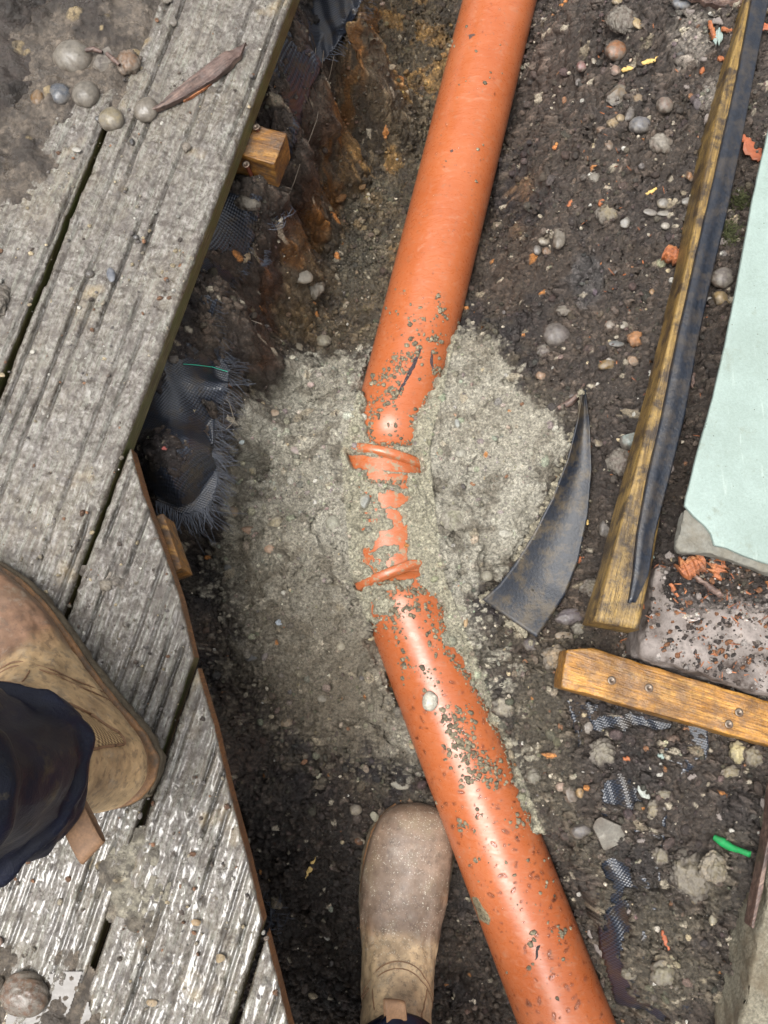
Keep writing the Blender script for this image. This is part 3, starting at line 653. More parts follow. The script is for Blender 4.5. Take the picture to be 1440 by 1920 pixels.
def box_px(name, pts, z, drop, mat, label=None, cat=None, parent=None, group=None, bev=.0015, ext=None, rough=.0012, seg=.006):
    """block whose top outline is given by picture points at height z (true height), extruded down; subdivided and roughened"""
    import bmesh
    zz = z if hasattr(z, '__len__') else [z]*len(pts)
    top = [P3(p[0], p[1], q) for p, q in zip(pts, zz)]
    if (sum(top[i].x*top[(i+1) % len(top)].y-top[(i+1) % len(top)].x*top[i].y for i in range(len(top)))) < 0: top = top[::-1]
    Vv, Ff = prism(top, 0, drop=drop)
    bm = bmesh.new(); vs_ = [bm.verts.new(p) for p in Vv]
    for f in Ff: bm.faces.new([vs_[i] for i in f])
    bmesh.ops.recalc_face_normals(bm, faces=bm.faces)
    bmesh.ops.bevel(bm, geom=[e for e in bm.edges], offset=bev, segments=2, affect='EDGES', profile=.6)
    bmesh.ops.triangulate(bm, faces=bm.faces)
    for _ in range(9):
        es = [e for e in bm.edges if e.calc_length() > seg]
        if not es: break
        bmesh.ops.subdivide_edges(bm, edges=es, cuts=1); bmesh.ops.triangulate(bm, faces=[f for f in bm.faces if len(f.verts) > 3])
    bm.normal_update()
    for v in bm.verts:
        n = float(fbm(np.array([v.co.x+v.co.z*.7]), np.array([v.co.y+v.co.z*.5]), 60, 3, 5)[0])-.5
        v.co += v.normal*n*rough*2
    me = bpy.data.meshes.new(name); bm.to_mesh(me); bm.free()
    o = link(me, name, mat, parent)
    if label: tag(o, label, cat, group)
    return o
# joist ends that poke out from under the boards
jd = (P3(538, 250, -.030)-P3(440, 229, -.030)); 
def joist_end(px_tr, px_br, z, back, drop, label, mat):
    a = P3(*px_tr, z); b = P3(*px_br, z); d = (a-b).normalized(); n = Vector((-d.y, d.x, 0))
    if n.x > 0: n = -n
    top = [a, b, b+n*back, a+n*back]
    pts = [tuple(proj(p.x, p.y, p.z)) for p in top]
    return box_px('joist', pts, z, drop, mat, label, 'joist', None, 'joists under the decking')
joist_end((538, 250), (514, 309), -.031, .5, .046, 'pale cut joist end sticking out beneath the mossy edge of the decking', M['joist'])
joist_end((306, 962), (342, 1066), -.034, .3, .05, 'splintered yellow joist end showing under the angled deck cut', M['joist'])
def screw(p, axis, L, label, head=.0045, mat='rust', hm='steel', name='screw', group=None):
    p = Vector(p); ax = Vector(axis).normalized()
    r = empty(name, p); tag(r, label, 'screw', group)
    q = ax.to_track_quat('Z', 'Y').to_matrix()
    # countersunk head with a cross recess rim
    V = []; F = []; n = 20
    prof = [(0, -.0006), (.0012, -.0006), (.0016, .0004), (head*.9, .0006), (head, .0001), (head*.8, -.0012), (.0022, -.004)]
    for (rr, zz) in prof:
        for k in range(n):
            V.append(q@Vector((rr*math.cos(k*2*math.pi/n), rr*math.sin(k*2*math.pi/n), zz)))
    for i in range(len(prof)-1):
        for k in range(n): F.append((i*n+k, i*n+(k+1) % n, (i+1)*n+(k+1) % n, (i+1)*n+k))
    fast('head', np.array([tuple(a) for a in V]), np.array(F), M[hm], r)
    V = []; F = []; n = 10; m = int(L/.0006)
    for i in range(m):
        zz = -.0035-i*.0006; rr = .0019+.0007*(i % 3 == 0)
        if i > m-6: rr *= (m-i)/7
        for k in range(n): V.append(q@Vector((rr*math.cos(k*2*math.pi/n), rr*math.sin(k*2*math.pi/n), zz)))
    for i in range(m-1):
        for k in range(n): F.append((i*n+k, i*n+(k+1) % n, (i+1)*n+(k+1) % n, (i+1)*n+k))
    fast('shank', np.array([tuple(a) for a in V]), np.array(F), M[mat], r)
    return r
screw(P3(480, 238, -.026), (-.15, .1, 1), .022, 'round screw head standing on the cut joist end')
screw(P3(461, 308, -.040), (-.1, -.1, 1), .034, 'long rusty screw along the front of the cut joist end')
# ------------------------------------------------------------------ pebbles and clods
def rock_mesh(sub, shape, seed, sx, sy, sz):
    V, F = ICO[sub]; V = V.copy()
    rs = np.random.RandomState(seed)
    if shape == 'round': a, f = .10, 1.7
    elif shape == 'oval': a, f = .15, 1.6
    elif shape == 'clod': a, f = .30, 2.6
    else: a, f = .12, 1.6
    o = rs.rand(3)*10
    d = fbm(V[:, 0]+V[:, 2]*.7+o[0], V[:, 1]-V[:, 2]*.6+o[1], f, 3, seed)-.5
    V = V*(1+2*a*d)[:, None]
    if shape == 'angular':
        for _ in range(9):
            n = rs.randn(3); n /= np.linalg.norm(n); t = .55+.25*rs.rand(); k = np.maximum(V@n-t, 0); V = V-k[:, None]*n*.95
    if shape == 'flat': V[:, 2] *= .6
    if shape == 'clod':
        d2 = fbm(V[:, 0]*1+V[:, 2]+o[2], V[:, 1]+o[0]-V[:, 2]*.5, 7, 3, seed+3)-.5; V = V*(1+.35*d2)[:, None]
    return V*np.array([sx, sy, sz]), F
def rock(u, v, rx, ry, rot, c, shape, label, cat='stone', name='stone', sink=.4, dirt=.5, rough=.45, group=None, f=None, z=None, hz=.72):
    if z is None: x, y, h = hit(u, v, f)
    else: q = P3(u, v, z); x, y, h = q.x, q.y, q.z
    k = mpp(u, v, h); sx, sy = rx*k, ry*k; sz = min(sx, sy)*hz
    seed = int(u*7+v*13)
    V, F = rock_mesh(3 if max(rx, ry) < 25 else 4, shape, seed, sx, sy, sz)
    a = -math.radians(rot); ca, sa = math.cos(a), math.sin(a)
    V = np.stack([V[:, 0]*ca-V[:, 1]*sa, V[:, 0]*sa+V[:, 1]*ca, V[:, 2]+sz*(1-2*sink)*.9], 1)
    n = len(V); gc = TC(np.array([x]), np.array([y]))[0]*1.0 if f is None else np.array(srgb(92, 84, 75))
    tt = V[:, 2]/max(V[:, 2].max(), 1e-5)+.55*(fbm(V[:, 0]+x, V[:, 1]+y, 140, 4, seed)-.5); mk_ = ss(.72, .38, tt)*min(1, dirt*1.3)
    cb = np.tile(srgb(*c), (n, 1)); cb = cb*(.8+.4*fbm(V[:, 0]+x, V[:, 1]+V[:, 2]+y, 260, 3, seed+1))[:, None]; cb = cb*(1-mk_[:, None])+gc*mk_[:, None]
    o = fast(name, V, F, M['stone'], col=cb, extra={'dirt': np.full(n, dirt), 'rough': np.full(n, rough)})
    o.location = (x, y, h)
    tag(o, label, cat, group); return o
deckz = lambda x, y: 0.0005
DK = [(163, 160, 37, 35, 0, (120, 114, 102), 'round', 'largest muddy round stone on the decking, above a cluster', .5, .9, .3),
 (262, 172, 21, 24, 10, (120, 88, 62), 'clod', 'rust brown round pebble touching the lower tip of the bark strip', .35, .5, .4),
 (140, 228, 23, 23, 0, (72, 78, 88), 'round', 'shiny blue black pebble left in the pair on the decking', .4, .35, .25),
 (186, 228, 25, 27, 0, (108, 102, 92), 'round', 'grey brown pebble at the top end of the narrow board gap', .4, .5, .35),
 (233, 273, 24, 23, 0, (132, 120, 92), 'round', 'olive tan pebble on the decking right of the board gap', .4, .6, .35),
 (295, 256, 22, 25, 20, (116, 108, 96), 'round', 'smooth grey brown pebble alone on the decking under the bark strip', .4, .4, .3),
 (219, 165, 22, 30, -10, (96, 88, 82), 'angular', 'angular muddy stone wedged between two round ones on the decking', .4, .8, .5),
 (100, 234, 13, 18, 0, (118, 84, 44), 'oval', 'amber brown pebble left of the blue black one', .4, .4, .3),
 (170, 327, 9, 5, 10, (190, 186, 176), 'flat', 'tiny flat white stone beside the upper board gap', .2, .1, .4),
 (208, 271, 6, 6, 0, (60, 62, 66), 'round', 'tiny black pebble beside the olive tan stone', .3, .3, .3),
 (85, 1832, 47, 38, 15, (112, 84, 66), 'oval', 'large brown stone lying in the puddle at the lower left', .3, .8, .14),
 (28, 1812, 20, 17, 0, (62, 48, 38), 'oval', 'small dark brown stone left of the puddle stone', .35, .5, .2),
 (25, 1893, 14, 28, 5, (76, 50, 38), 'oval', 'long dark brown stone at the bottom left corner', .35, .4, .18),
 (20, 741, 12, 12, 0, (120, 112, 106), 'clod', 'muddy pebble at the left edge below the short gap', .35, .6, .4),
 (226, 1107, 13, 11, 0, (140, 130, 114), 'clod', 'pale muddy pebble on the angled cut board', .3, .7, .6),
 (66, 1150, 15, 12, 0, (82, 78, 78), 'angular', 'dark flint lump just above the raised boot', .35, .5, .35),
 (36, 1741, 8, 8, 0, (196, 160, 142), 'round', 'small pink pebble on the wet boards below the trouser leg', .3, .2, .4),
 (386, 1707, 11, 8, 20, (190, 156, 108), 'angular', 'tan angular chip highest of three on the glossy board', .3, .2, .5),
 (430, 1770, 10, 9, 0, (186, 160, 116), 'angular', 'tan chip near the outer edge of the glossy board', .3, .3, .5),
 (308, 1848, 11, 7, 10, (184, 158, 120), 'angular', 'tan chip lowest of three on the glossy board', .3, .3, .5),
 (243, 1573, 0, 0, 0, (0, 0, 0), '', '', 0, 0, 0),
 (92, 690, 5, 4, 0, (204, 200, 188), 'flat', 'white speck of stone on the long grooved board', .2, .1, .4),
 (22, 600, 28, 34, 20, (84, 76, 68), 'clod', 'lump of brown mud on the left board next to the gap', .45, .9, .6),
 (342, 97, 10, 9, 0, (112, 106, 98), 'angular', 'small grey stone on the decking near the bark strip', .3, .5, .4),
 (425, 50, 11, 8, -15, (74, 70, 66), 'clod', 'dark soil lump on the decking near its mossy edge', .3, .6, .5),
 (330, 55, 10, 9, 0, (116, 112, 100), 'clod', 'grey crumb of mud near the top of the long board', .3, .6, .5),
 (366, 322, 8, 9, 0, (124, 112, 98), 'clod', 'brownish crumb on the decking beside the joist end', .3, .6, .5),
 (194, 550, 9, 8, 0, (66, 62, 60), 'oval', 'dark shiny pebble mid way down the long board', .3, .3, .25),
 (276, 484, 6, 5, 0, (52, 52, 54), 'round', 'black bead of grit on the long board', .3, .2, .25),
 (269, 313, 6, 7, 0, (50, 52, 56), 'angular', 'black flint chip below the smooth grey brown pebble', .3, .2, .3),
 (232, 552, 8, 15, -15, (96, 104, 118), 'flat', 'blue grey sliver lying flat on the long board', .35, .2, .4)]
for (u, v, rx, ry, rot, c, shp, lab, sink, dirt, rough) in DK:
    c = tuple(q*.64+w*.2 for q, w in zip(c, (96, 88, 78)))
    if rx: rock(u, v, rx, ry, rot, c, shp, lab, 'pebble' if rx < 30 else 'stone', 'pebble' if rx < 30 else 'stone', sink, dirt, rough, f=deckz)
GR = [(1153, 100, 20, 20, 0, (150, 98, 62), 'round', 'round orange brown pebble in the soil right of the pipe', .35, .4),
 (1163, 50, 26, 24, 30, (88, 74, 62), 'clod', 'brown soil clod above the round orange brown pebble', .3, .8),
 (1194, 46, 9, 14, -30, (186, 158, 104), 'flat', 'yellow tan flake leaning on a brown clod', .3, .2),
 (1090, 126, 10, 11, 0, (140, 84, 82), 'oval', 'small dull red pebble right of the pipe', .35, .4),
 (1112, 122, 6, 9, -20, (176, 166, 146), 'angular', 'little pale chip beside the dull red pebble', .3, .3),
 (1154, 133, 10, 11, 20, (168, 132, 112), 'angular', 'pinkish angular chip below the round orange brown pebble', .35, .3),
 (1276, 12, 18, 12, 10, (98, 106, 118), 'oval', 'blue grey oval pebble at the top edge', .35, .3),
 (1157, 4, 10, 7, 0, (196, 170, 120), 'oval', 'yellowish pebble cut by the top edge of the view', .35, .3),
 (1245, 200, 16, 16, 0, (122, 98, 84), 'round', 'brown and grey pebble set deep in the right hand soil', .45, .5),
 (1180, 217, 9, 17, 25, (84, 78, 76), 'oval', 'dark slim pebble leaning against a blue grey one', .35, .3),
 (1198, 239, 20, 17, -15, (104, 106, 112), 'oval', 'blue grey oval pebble in the middle of the right hand soil', .4, .3),
 (1240, 271, 22, 20, 0, (152, 146, 134), 'clod', 'pale grey crumbly stone right of the blue grey oval pebble', .5, .5),
 (1156, 184, 28, 20, -30, (120, 102, 78), 'angular', 'flat brown angular stone sheltering a dark hollow', .3, .7),
 (1196, 187, 10, 9, 0, (146, 120, 84), 'clod', 'small tan lump beside the flat brown angular stone', .35, .4),
 (1128, 250, 14, 11, 20, (140, 108, 84), 'angular', 'brown wedge shaped stone below a row of tan lumps', .35, .3),
 (1148, 233, 11, 10, 0, (172, 146, 102), 'clod', 'tan lump above the brown wedge shaped stone', .35, .3),
 (1162, 224, 9, 8, 0, (176, 150, 106), 'round', 'smaller tan lump next to the dark slim pebble', .35, .3),
 (1141, 272, 9, 14, 0, (118, 88, 62), 'oval', 'upright brown pebble half under soil', .5, .4),
 (1112, 279, 6, 7, 0, (190, 168, 118), 'round', 'small cream pebble on dark soil', .35, .2),
 (1290, 336, 10, 14, -10, (168, 116, 72), 'angular', 'orange tan angular stone near the yellow timber', .35, .3),
 (1138, 403, 20, 21, 0, (134, 122, 92), 'clod', 'tan grey angular clod in the right hand soil', .4, .5),
 (1171, 418, 11, 14, 30, (124, 124, 118), 'angular', 'small grey flint right of the tan grey clod', .4, .5),
 (1113, 336, 11, 14, 20, (124, 120, 108), 'clod', 'grey crumb above the tan grey clod', .4, .5),
 (1046, 447, 14, 26, 5, (106, 98, 84), 'angular', 'tall pointed grey stone standing over three pebbles', .3, .5),
 (1018, 456, 12, 8, 15, (152, 142, 122), 'oval', 'pale oval pebble touching the pointed grey stone', .3, .3),
 (1007, 470, 8, 10, 10, (112, 108, 104), 'oval', 'grey pebble leftmost beside the pointed grey stone', .3, .2),
 (1024, 475, 10, 9, 0, (120, 88, 62), 'oval', 'brown pebble at the foot of the pointed grey stone', .3, .3),
 (1242, 384, 12, 10, 0, (138, 136, 130), 'oval', 'grey oval pebble highest in the row by the yellow timber', .3, .3),
 (1217, 402, 13, 7, 10, (140, 136, 130), 'flat', 'flat grey sliver leftmost in the row by the yellow timber', .3, .4),
 (1248, 401, 16, 6, 0, (152, 148, 138), 'flat', 'thin pale grey sliver in the row by the yellow timber', .3, .3),
 (1288, 380, 13, 8, -10, (132, 130, 124), 'oval', 'grey pebble resting almost against the yellow timber', .3, .4),
 (1290, 408, 7, 11, 0, (190, 184, 172), 'oval', 'pale upright pebble near the yellow timber', .3, .2),
 (1245, 428, 9, 7, 0, (192, 186, 174), 'round', 'small whitish pebble lowest in the row by the yellow timber', .3, .2),
 (1042, 631, 26, 24, 0, (98, 92, 90), 'round', 'large smooth dark grey round stone at the edge of the sand', .35, .15),
 (1020, 660, 15, 12, 0, (96, 84, 80), 'clod', 'purplish soil lump under the smooth round stone', .4, .8),
 (1191, 637, 15, 14, 0, (190, 124, 66), 'clod', 'bright orange broken stone in the dark soil', .3, .1),
 (1138, 688, 19, 13, 0, (138, 110, 62), 'angular', 'brown flint with a white cap near the orange stone', .3, .4),
 (1143, 678, 10, 6, 0, (200, 192, 180), 'angular', 'white chip on top of the brown flint', .2, .1),
 (1186, 677, 12, 10, 20, (176, 140, 106), 'angular', 'pink tan chip below the bright orange stone', .3, .3),
 (1143, 612, 10, 9, 0, (140, 130, 118), 'oval', 'grey pebble left in the pair above the dark shiny flint', .3, .4),
 (1170, 613, 10, 12, 30, (150, 144, 128), 'angular', 'pale angular chip above the orange broken stone', .3, .4),
 (1156, 645, 15, 7, 0, (98, 104, 106), 'flat', 'shiny flat grey flint left of the bright orange stone', .3, .2),
 (1013, 705, 10, 10, 0, (170, 134, 104), 'oval', 'peach coloured pebble at the tip of the sand', .35, .3),
 (1058, 583, 16, 10, -10, (116, 108, 94), 'clod', 'brown clod above the smooth round stone', .4, .6),
 (1221, 549, 5, 6, 0, (168, 128, 84), 'oval', 'tiny tan pebble on the bare dark soil', .3, .1),
 (1180, 826, 19, 21, 0, (150, 166, 160), 'angular', 'pale blue green stone left of the yellow timber', .4, .4),
 (1166, 868, 25, 27, 10, (112, 98, 88), 'clod', 'brown grey clod under the pale blue green stone', .4, .7),
 (1119, 832, 10, 9, 0, (160, 146, 120), 'angular', 'small tan flint right of the black plastic sheet', .3, .4),
 (1133, 992, 20, 18, 0, (112, 108, 104), 'angular', 'grey angular stone against the foot of the yellow timber', .35, .5),
 (1117, 1105, 27, 18, 10, (128, 118, 96), 'clod', 'grey sandy clod between black sheet and yellow timber', .35, .6),
 (1070, 1157, 31, 16, -6, (92, 84, 90), 'oval', 'dark purple grey oval cobble below the black sheet', .3, .1),
 (996, 1208, 17, 14, 0, (90, 82, 84), 'oval', 'dark pebble under the bottom corner of the black sheet', .3, .4),
 (1058, 1193, 19, 9, 5, (146, 124, 96), 'flat', 'flat tan stone below the purple grey cobble', .3, .4),
 (1084, 1180, 13, 12, 0, (138, 134, 118), 'clod', 'pale clod right of the flat tan stone', .3, .5),
 (1040, 1232, 25, 20, -20, (166, 142, 108), 'clod', 'rough tan clod against the end of the orange timber', .35, .4),
 (1128, 1410, 25, 24, 0, (142, 136, 118), 'clod', 'large flat grey clod below the orange timber', .3, .5),
 (942, 1326, 20, 18, 0, (172, 164, 140), 'clod', 'pale quartz stone on the right of the lower pipe', .45, .5),
 (1140, 1560, 32, 32, 25, (146, 144, 134), 'angular', 'large pale glassy flint on the blue black membrane', .25, .35),
 (1090, 1556, 22, 17, 0, (88, 84, 84), 'angular', 'dark flat flint left of the pale glassy one', .35, .3),
 (1068, 1490, 13, 20, -20, (104, 88, 74), 'oval', 'brown oval pebble right of the pipe among rubble', .3, .3),
 (1050, 1475, 9, 8, 0, (196, 166, 146), 'clod', 'pink coral like crumb beside the brown oval pebble', .3, .1),
 (1086, 1486, 8, 10, 0, (172, 134, 78), 'round', 'amber pebble right of the brown oval one', .3, .2),
 (1205, 1486, 8, 17, -38, (202, 214, 206), 'angular', 'white pointed paint shard standing in the rubble', .2, .1),
 (1103, 1365, 11, 12, 0, (180, 172, 164), 'angular', 'whitish rough stone under the orange timber', .3, .4),
 (1000, 1455, 15, 14, 0, (134, 132, 114), 'clod', 'round grey clod close beside the lower pipe', .35, .6),
 (1382, 1410, 17, 20, 0, (206, 192, 138), 'clod', 'pale yellow chunk below the orange timber', .25, .2),
 (1410, 1418, 18, 18, 20, (128, 118, 90), 'clod', 'grey tan lump right of the pale yellow chunk', .3, .5),
 (1368, 1448, 18, 11, -10, (146, 134, 100), 'clod', 'tan lump under the pale yellow chunk', .3, .5),
 (1245, 1490, 14, 9, 0, (132, 124, 98), 'clod', 'small tan clod right of the white paint shard', .35, .5),
 (1224, 1516, 11, 16, 0, (140, 128, 96), 'clod', 'tan clod below the white paint shard', .35, .5),
 (1296, 1640, 38, 44, -40, (122, 114, 94), 'clod', 'big grey tan earth lump left of the green plastic', .4, .5),
 (1335, 1625, 24, 28, 10, (128, 120, 96), 'clod', 'earth lump just below the green plastic', .4, .5),
 (1238, 1605, 17, 16, 0, (132, 124, 98), 'clod', 'small sandy lump left of the big earth lump', .4, .5),
 (1240, 1822, 22, 22, 0, (130, 124, 100), 'clod', 'crumbly grey lump near the bottom right', .35, .5),
 (1178, 1823, 15, 12, 0, (128, 120, 96), 'clod', 'crumbly lump left of its bigger neighbour near the bottom right', .35, .5),
 (1336, 1726, 8, 11, 0, (156, 150, 124), 'oval', 'small cream pebble beside the concrete kerb', .3, .2),
 (1350, 527, 22, 20, 0, (106, 100, 96), 'round', 'grey muddy stone between black strip and mint board', .35, .7),
 (1351, 562, 19, 15, 15, (160, 134, 86), 'angular', 'tan yellow stone beside the mint board', .3, .2),
 (1328, 566, 6, 6, 0, (214, 214, 208), 'round', 'tiny white pebble left of the tan yellow stone', .3, .1),
 (1255, 1146, 14, 10, 10, (120, 120, 116), 'angular', 'grey angular stone on the dusty ground by the timber foot', .3, .3)]
for (u, v, rx, ry, rot, c, shp, lab, sink, dirt) in GR:
    c = tuple(q*.62+w*.26 for q, w in zip(c, (88, 78, 70))); dirt = min(1, dirt+.25); sink += .05
    big = rx > 22; rock(u, v, rx, ry, rot, c, shp, lab, 'clod' if shp == 'clod' else 'stone' if big else 'pebble', 'earth_clod' if shp == 'clod' else 'stone' if big else 'pebble', sink, dirt, .6 if shp == 'clod' else .4)
SD = [(452, 829, 9, 9, 30, (176, 190, 194), 'angular', 'pale blue white angular stone on the sand near the membrane', .2, .05),
 (472, 887, 8, 13, 15, (172, 158, 122), 'angular', 'upright tan stone on the left of the sand', .35, .3),
 (466, 995, 18, 10, 5, (156, 122, 98), 'angular', 'flat pinkish brown stone on the left of the sand', .35, .1),
 (520, 985, 17, 15, 0, (166, 154, 124), 'clod', 'cream stone right of the flat pinkish brown one', .45, .4),
 (436, 960, 13, 12, 0, (128, 104, 74), 'oval', 'brown pebble below the frayed membrane end', .35, .4),
 (506, 1030, 11, 9, 0, (168, 134, 108), 'oval', 'small pink tan stone under the cream stone', .45, .3),
 (511, 775, 13, 7, -5, (150, 124, 98), 'flat', 'brown sliver in the upper left sand', .4, .3),
 (560, 845, 16, 8, 10, (146, 130, 126), 'flat', 'mauve flat stone sunk in the sand', .45, .2),
 (864, 851, 12, 8, -8, (146, 144, 132), 'oval', 'grey oval pebble lying on the sand right of the pipe collar', .25, .1),
 (857, 795, 5, 9, -10, (150, 154, 150), 'oval', 'tiny grey pebble above the grey oval one', .3, .1),
 (852, 971, 25, 23, 0, (132, 130, 110), 'clod', 'grey green stone bedded in the sand right of the fitting', .5, .5),
 (684, 940, 10, 14, 10, (146, 150, 146), 'angular', 'grey flint touching the left of the buried fitting', .35, .2),
 (532, 1113, 7, 6, 20, (208, 204, 190), 'angular', 'small white stone on the middle of the sand', .25, .05),
 (524, 1166, 9, 7, 10, (176, 190, 206), 'angular', 'pale blue chip lower on the sand', .25, .1),
 (471, 1234, 13, 8, 10, (78, 80, 84), 'flat', 'dark blue grey flat stone low on the left of the sand', .4, .2),
 (625, 980, 13, 14, 0, (142, 142, 126), 'oval', 'smooth pale grey stone left of the fitting', .5, .2),
 (427, 1065, 8, 7, 0, (90, 94, 96), 'round', 'small dark pebble left on the shaded sand', .35, .2),
 (913, 1080, 12, 10, 0, (134, 130, 114), 'round', 'round grey pebble left of the bottom corner of the black sheet', .35, .3),
 (873, 1167, 4, 9, 5, (176, 142, 96), 'oval', 'slim tan pebble right of the lower pipe top', .3, .1),
 (695, 1196, 9, 10, 0, (190, 176, 136), 'angular', 'cream pebble touching the left of the lower pipe', .3, .1),
 (750, 1472, 18, 8, 8, (126, 122, 108), 'flat', 'grey disc shaped stone above the boot toe', .3, .2),
 (667, 1518, 12, 10, 0, (128, 116, 98), 'oval', 'brown grey pebble left of the boot toe', .3, .4),
 (702, 1531, 9, 10, 0, (164, 160, 138), 'angular', 'pale pebble touching the boot toe', .3, .2),
 (600, 1455, 8, 5, -20, (186, 182, 156), 'oval', 'cream speck pebble above and left of the boot', .3, .1),
 (536, 1355, 12, 9, 0, (150, 128, 100), 'clod', 'tan lump in the shaded lower sand', .45, .3),
 (604, 1310, 9, 7, 0, (132, 126, 112), 'oval', 'grey pebble in the shaded lower sand', .4, .3),
 (640, 1212, 9, 8, 0, (150, 142, 120), 'oval', 'beige pebble left of the lower pipe', .4, .3),
 (459, 481, 12, 15, 0, (160, 134, 96), 'clod', 'crumbly tan stone on the curled membrane edge', .2, .3),
 (566, 520, 22, 15, 20, (112, 106, 96), 'flat', 'large flat grey stone in the upper trench floor', .5, .5),
 (592, 545, 16, 20, 20, (110, 104, 92), 'clod', 'grey lump right of the flat stone in the upper trench', .5, .5),
 (465, 383, 24, 18, 20, (112, 104, 92), 'clod', 'grey lump below the cut joist end', .4, .6),
 (607, 640, 14, 12, 0, (126, 120, 100), 'clod', 'pale grey clod at the upper rim of the sand', .35, .5),
 (560, 655, 9, 12, 0, (128, 118, 98), 'clod', 'small clod at the top left rim of the sand', .35, .5),
 (948, 1000, 14, 8, 0, (178, 176, 164), 'angular', 'whitish flint near the left edge of the black sheet', .4, .1),
 (322, 672, 14, 12, 0, (92, 80, 76), 'clod', 'purple brown clod under the edge of the decking', .35, .7),
 (310, 842, 6, 5, 0, (168, 70, 66), 'angular', 'tiny red chip on the soil over the membrane', .2, .1),
 (357, 770, 12, 9, 30, (166, 152, 116), 'clod', 'tan crumb on the membrane', .2, .3)]
for (u, v, rx, ry, rot, c, shp, lab, sink, dirt) in SD:
    c = tuple(q*.72+w*.2 for q, w in zip(c, (120, 112, 96))); dirt = min(1, dirt+.15); sink += .06
    rock(u, v, rx, ry, rot, c, shp, lab, 'clod' if shp == 'clod' else 'pebble', 'earth_clod' if shp == 'clod' else 'pebble', sink, dirt, .55)
x, y, h = hit(806, 1315, SurfZ)
rock(806, 1315, 15, 18, 0, (168, 164, 150), 'oval', 'smooth white pebble resting on the lower pipe', 'pebble', 'pebble', .1, .5, .45, hz=.6)
# ------------------------------------------------------------------ pipes
def tube_np(path, rad, n=96, wob=0):
    path = [Vector(p) for p in path]; m = len(path); V = []
    for i, p in enumerate(path):
        t = (path[min(i+1, m-1)]-path[max(i-1, 0)]).normalized(); a = t.cross(Vector((0, 0, 1))).normalized(); b = a.cross(t)
        r = rad[i] if hasattr(rad, '__len__') else rad
        an = np.arange(n)*2*math.pi/n
        V.append(np.array(p)[None]+np.outer(np.cos(an), a)*r+np.outer(np.sin(an), b)*r)
    V = np.concatenate(V); i = np.arange(n)[None]+np.arange(m-1)[:, None]*n; j = (np.arange(n)+1) % n+np.arange(m-1)[:, None]*n
    F = np.stack([i.ravel(), j.ravel(), (j+n).ravel(), (i+n).ravel()], 1); return V, F
def pipe_obj(name, path, rad, label, thick=.0032):
    V, F = tube_np(path, rad); Vi, Fi = tube_np(path, (np.array(rad)-thick) if hasattr(rad, '__len__') else rad-thick)
    n = 96; o = len(V); Fi = Fi[:, ::-1]+o; k = np.arange(n); k2 = (k+1) % n; e = o-n
    caps = np.stack([k2, k, k+o, k2+o], 1); cape = np.stack([k+e, k2+e, k2+e+o, k+e+o], 1)
    ob = fast(name, np.concatenate([V, Vi]), np.concatenate([F, Fi, caps, cape]), M['pipe'])
    tag(ob, label, 'pipe'); return ob
lin = lambda a, b, n: [a.lerp(b, i/(n-1)) for i in range(n)]
p_up = pipe_obj('drain_pipe', lin(UA, J1, 60), R, 'upper length of orange drain pipe running up out of the sand')
p_lo = pipe_obj('drain_pipe', lin(J2, LB, 60), R, 'lower length of orange drain pipe beside the boot, spattered with mud and drops')
Fa, Fb = axis_pt(722, 858), axis_pt(741, 1085)
mid = axis_pt(724, 965)
bez = []
for i in range(30):
    t = i/29; bez.append(Fa*(1-t)**2+mid*2*t*(1-t)+Fb*t*t)
fit = empty('pipe_bend', mid); tag(fit, 'half buried orange pipe bend joining the two pipes, collars showing through the sand', 'pipe fitting')
ob = fast('body', *tube_np(bez, R*1.045), M['pipe_muddy'], fit); ob.parent = fit; ob.matrix_parent_inverse = Matrix.Translation(-mid)
def collar(c, d, r, wdt):
    prof = [(-wdt, R*1.03), (-wdt*.95, r-.001), (-wdt*.7, r), (wdt*.5, r), (wdt*.8, r-.0012), (wdt, r-.0035), (wdt*1.3, R*1.06)]
    V, F = tube_np([c+d*q[0] for q in prof], [q[1] for q in prof]); o = fast('collar', V, F, M['pipe_muddy'], fit); o.matrix_parent_inverse = Matrix.Translation(-mid)
UDn = (J1-UA).normalized(); LDn = (LB-J2).normalized()
collar(axis_pt(721, 869)+Vector((0, 0, 0)), (UDn*1.0+Vector((0, 0, 0))).normalized(), R+.0105, .0055)
collar(axis_pt(742, 1080), LDn, R+.0095, .0055)
# ------------------------------------------------------------------ loose crumbs (merged meshes)
def crumbs(name, P_, S, Cc, mat, label=None, cat=None, sub=0, group=None, kind='stuff', parent=None, flat=.7, wetv=.3, smooth=True, jag=.22):
    V0, F0 = ICO[sub]; n = len(P_); k = len(V0)
    P_ = np.asarray(P_, float); S = np.asarray(S, float)
    an = RS.rand(n)*6.28; ca, sa = np.cos(an), np.sin(an)
    W = V0[None]*(1+jag*RS.randn(n, k, 1).clip(-1.6, 1.6)); sc3 = np.stack([1+.35*RS.randn(n).clip(-1.2, 1.5), np.ones(n), flat+.15*RS.randn(n).clip(-1, 1)], 1)
    W = W*sc3[:, None]*S[:, None, None]
    Vv = np.stack([W[..., 0]*ca[:, None]-W[..., 1]*sa[:, None], W[..., 0]*sa[:, None]+W[..., 1]*ca[:, None], W[..., 2]], -1)+P_[:, None]
    F = (F0[None]+np.arange(n)[:, None, None]*k).reshape(-1, 3)
    col_ = np.repeat(np.asarray(Cc), k, 0)
    o = fast(name, Vv.reshape(-1, 3), F, mat, parent, smooth, col=col_, extra={'wet': np.full(n*k, wetv)})
    if label: tag(o, label, cat, group, kind)
    elif kind: o['kind'] = kind
    return o
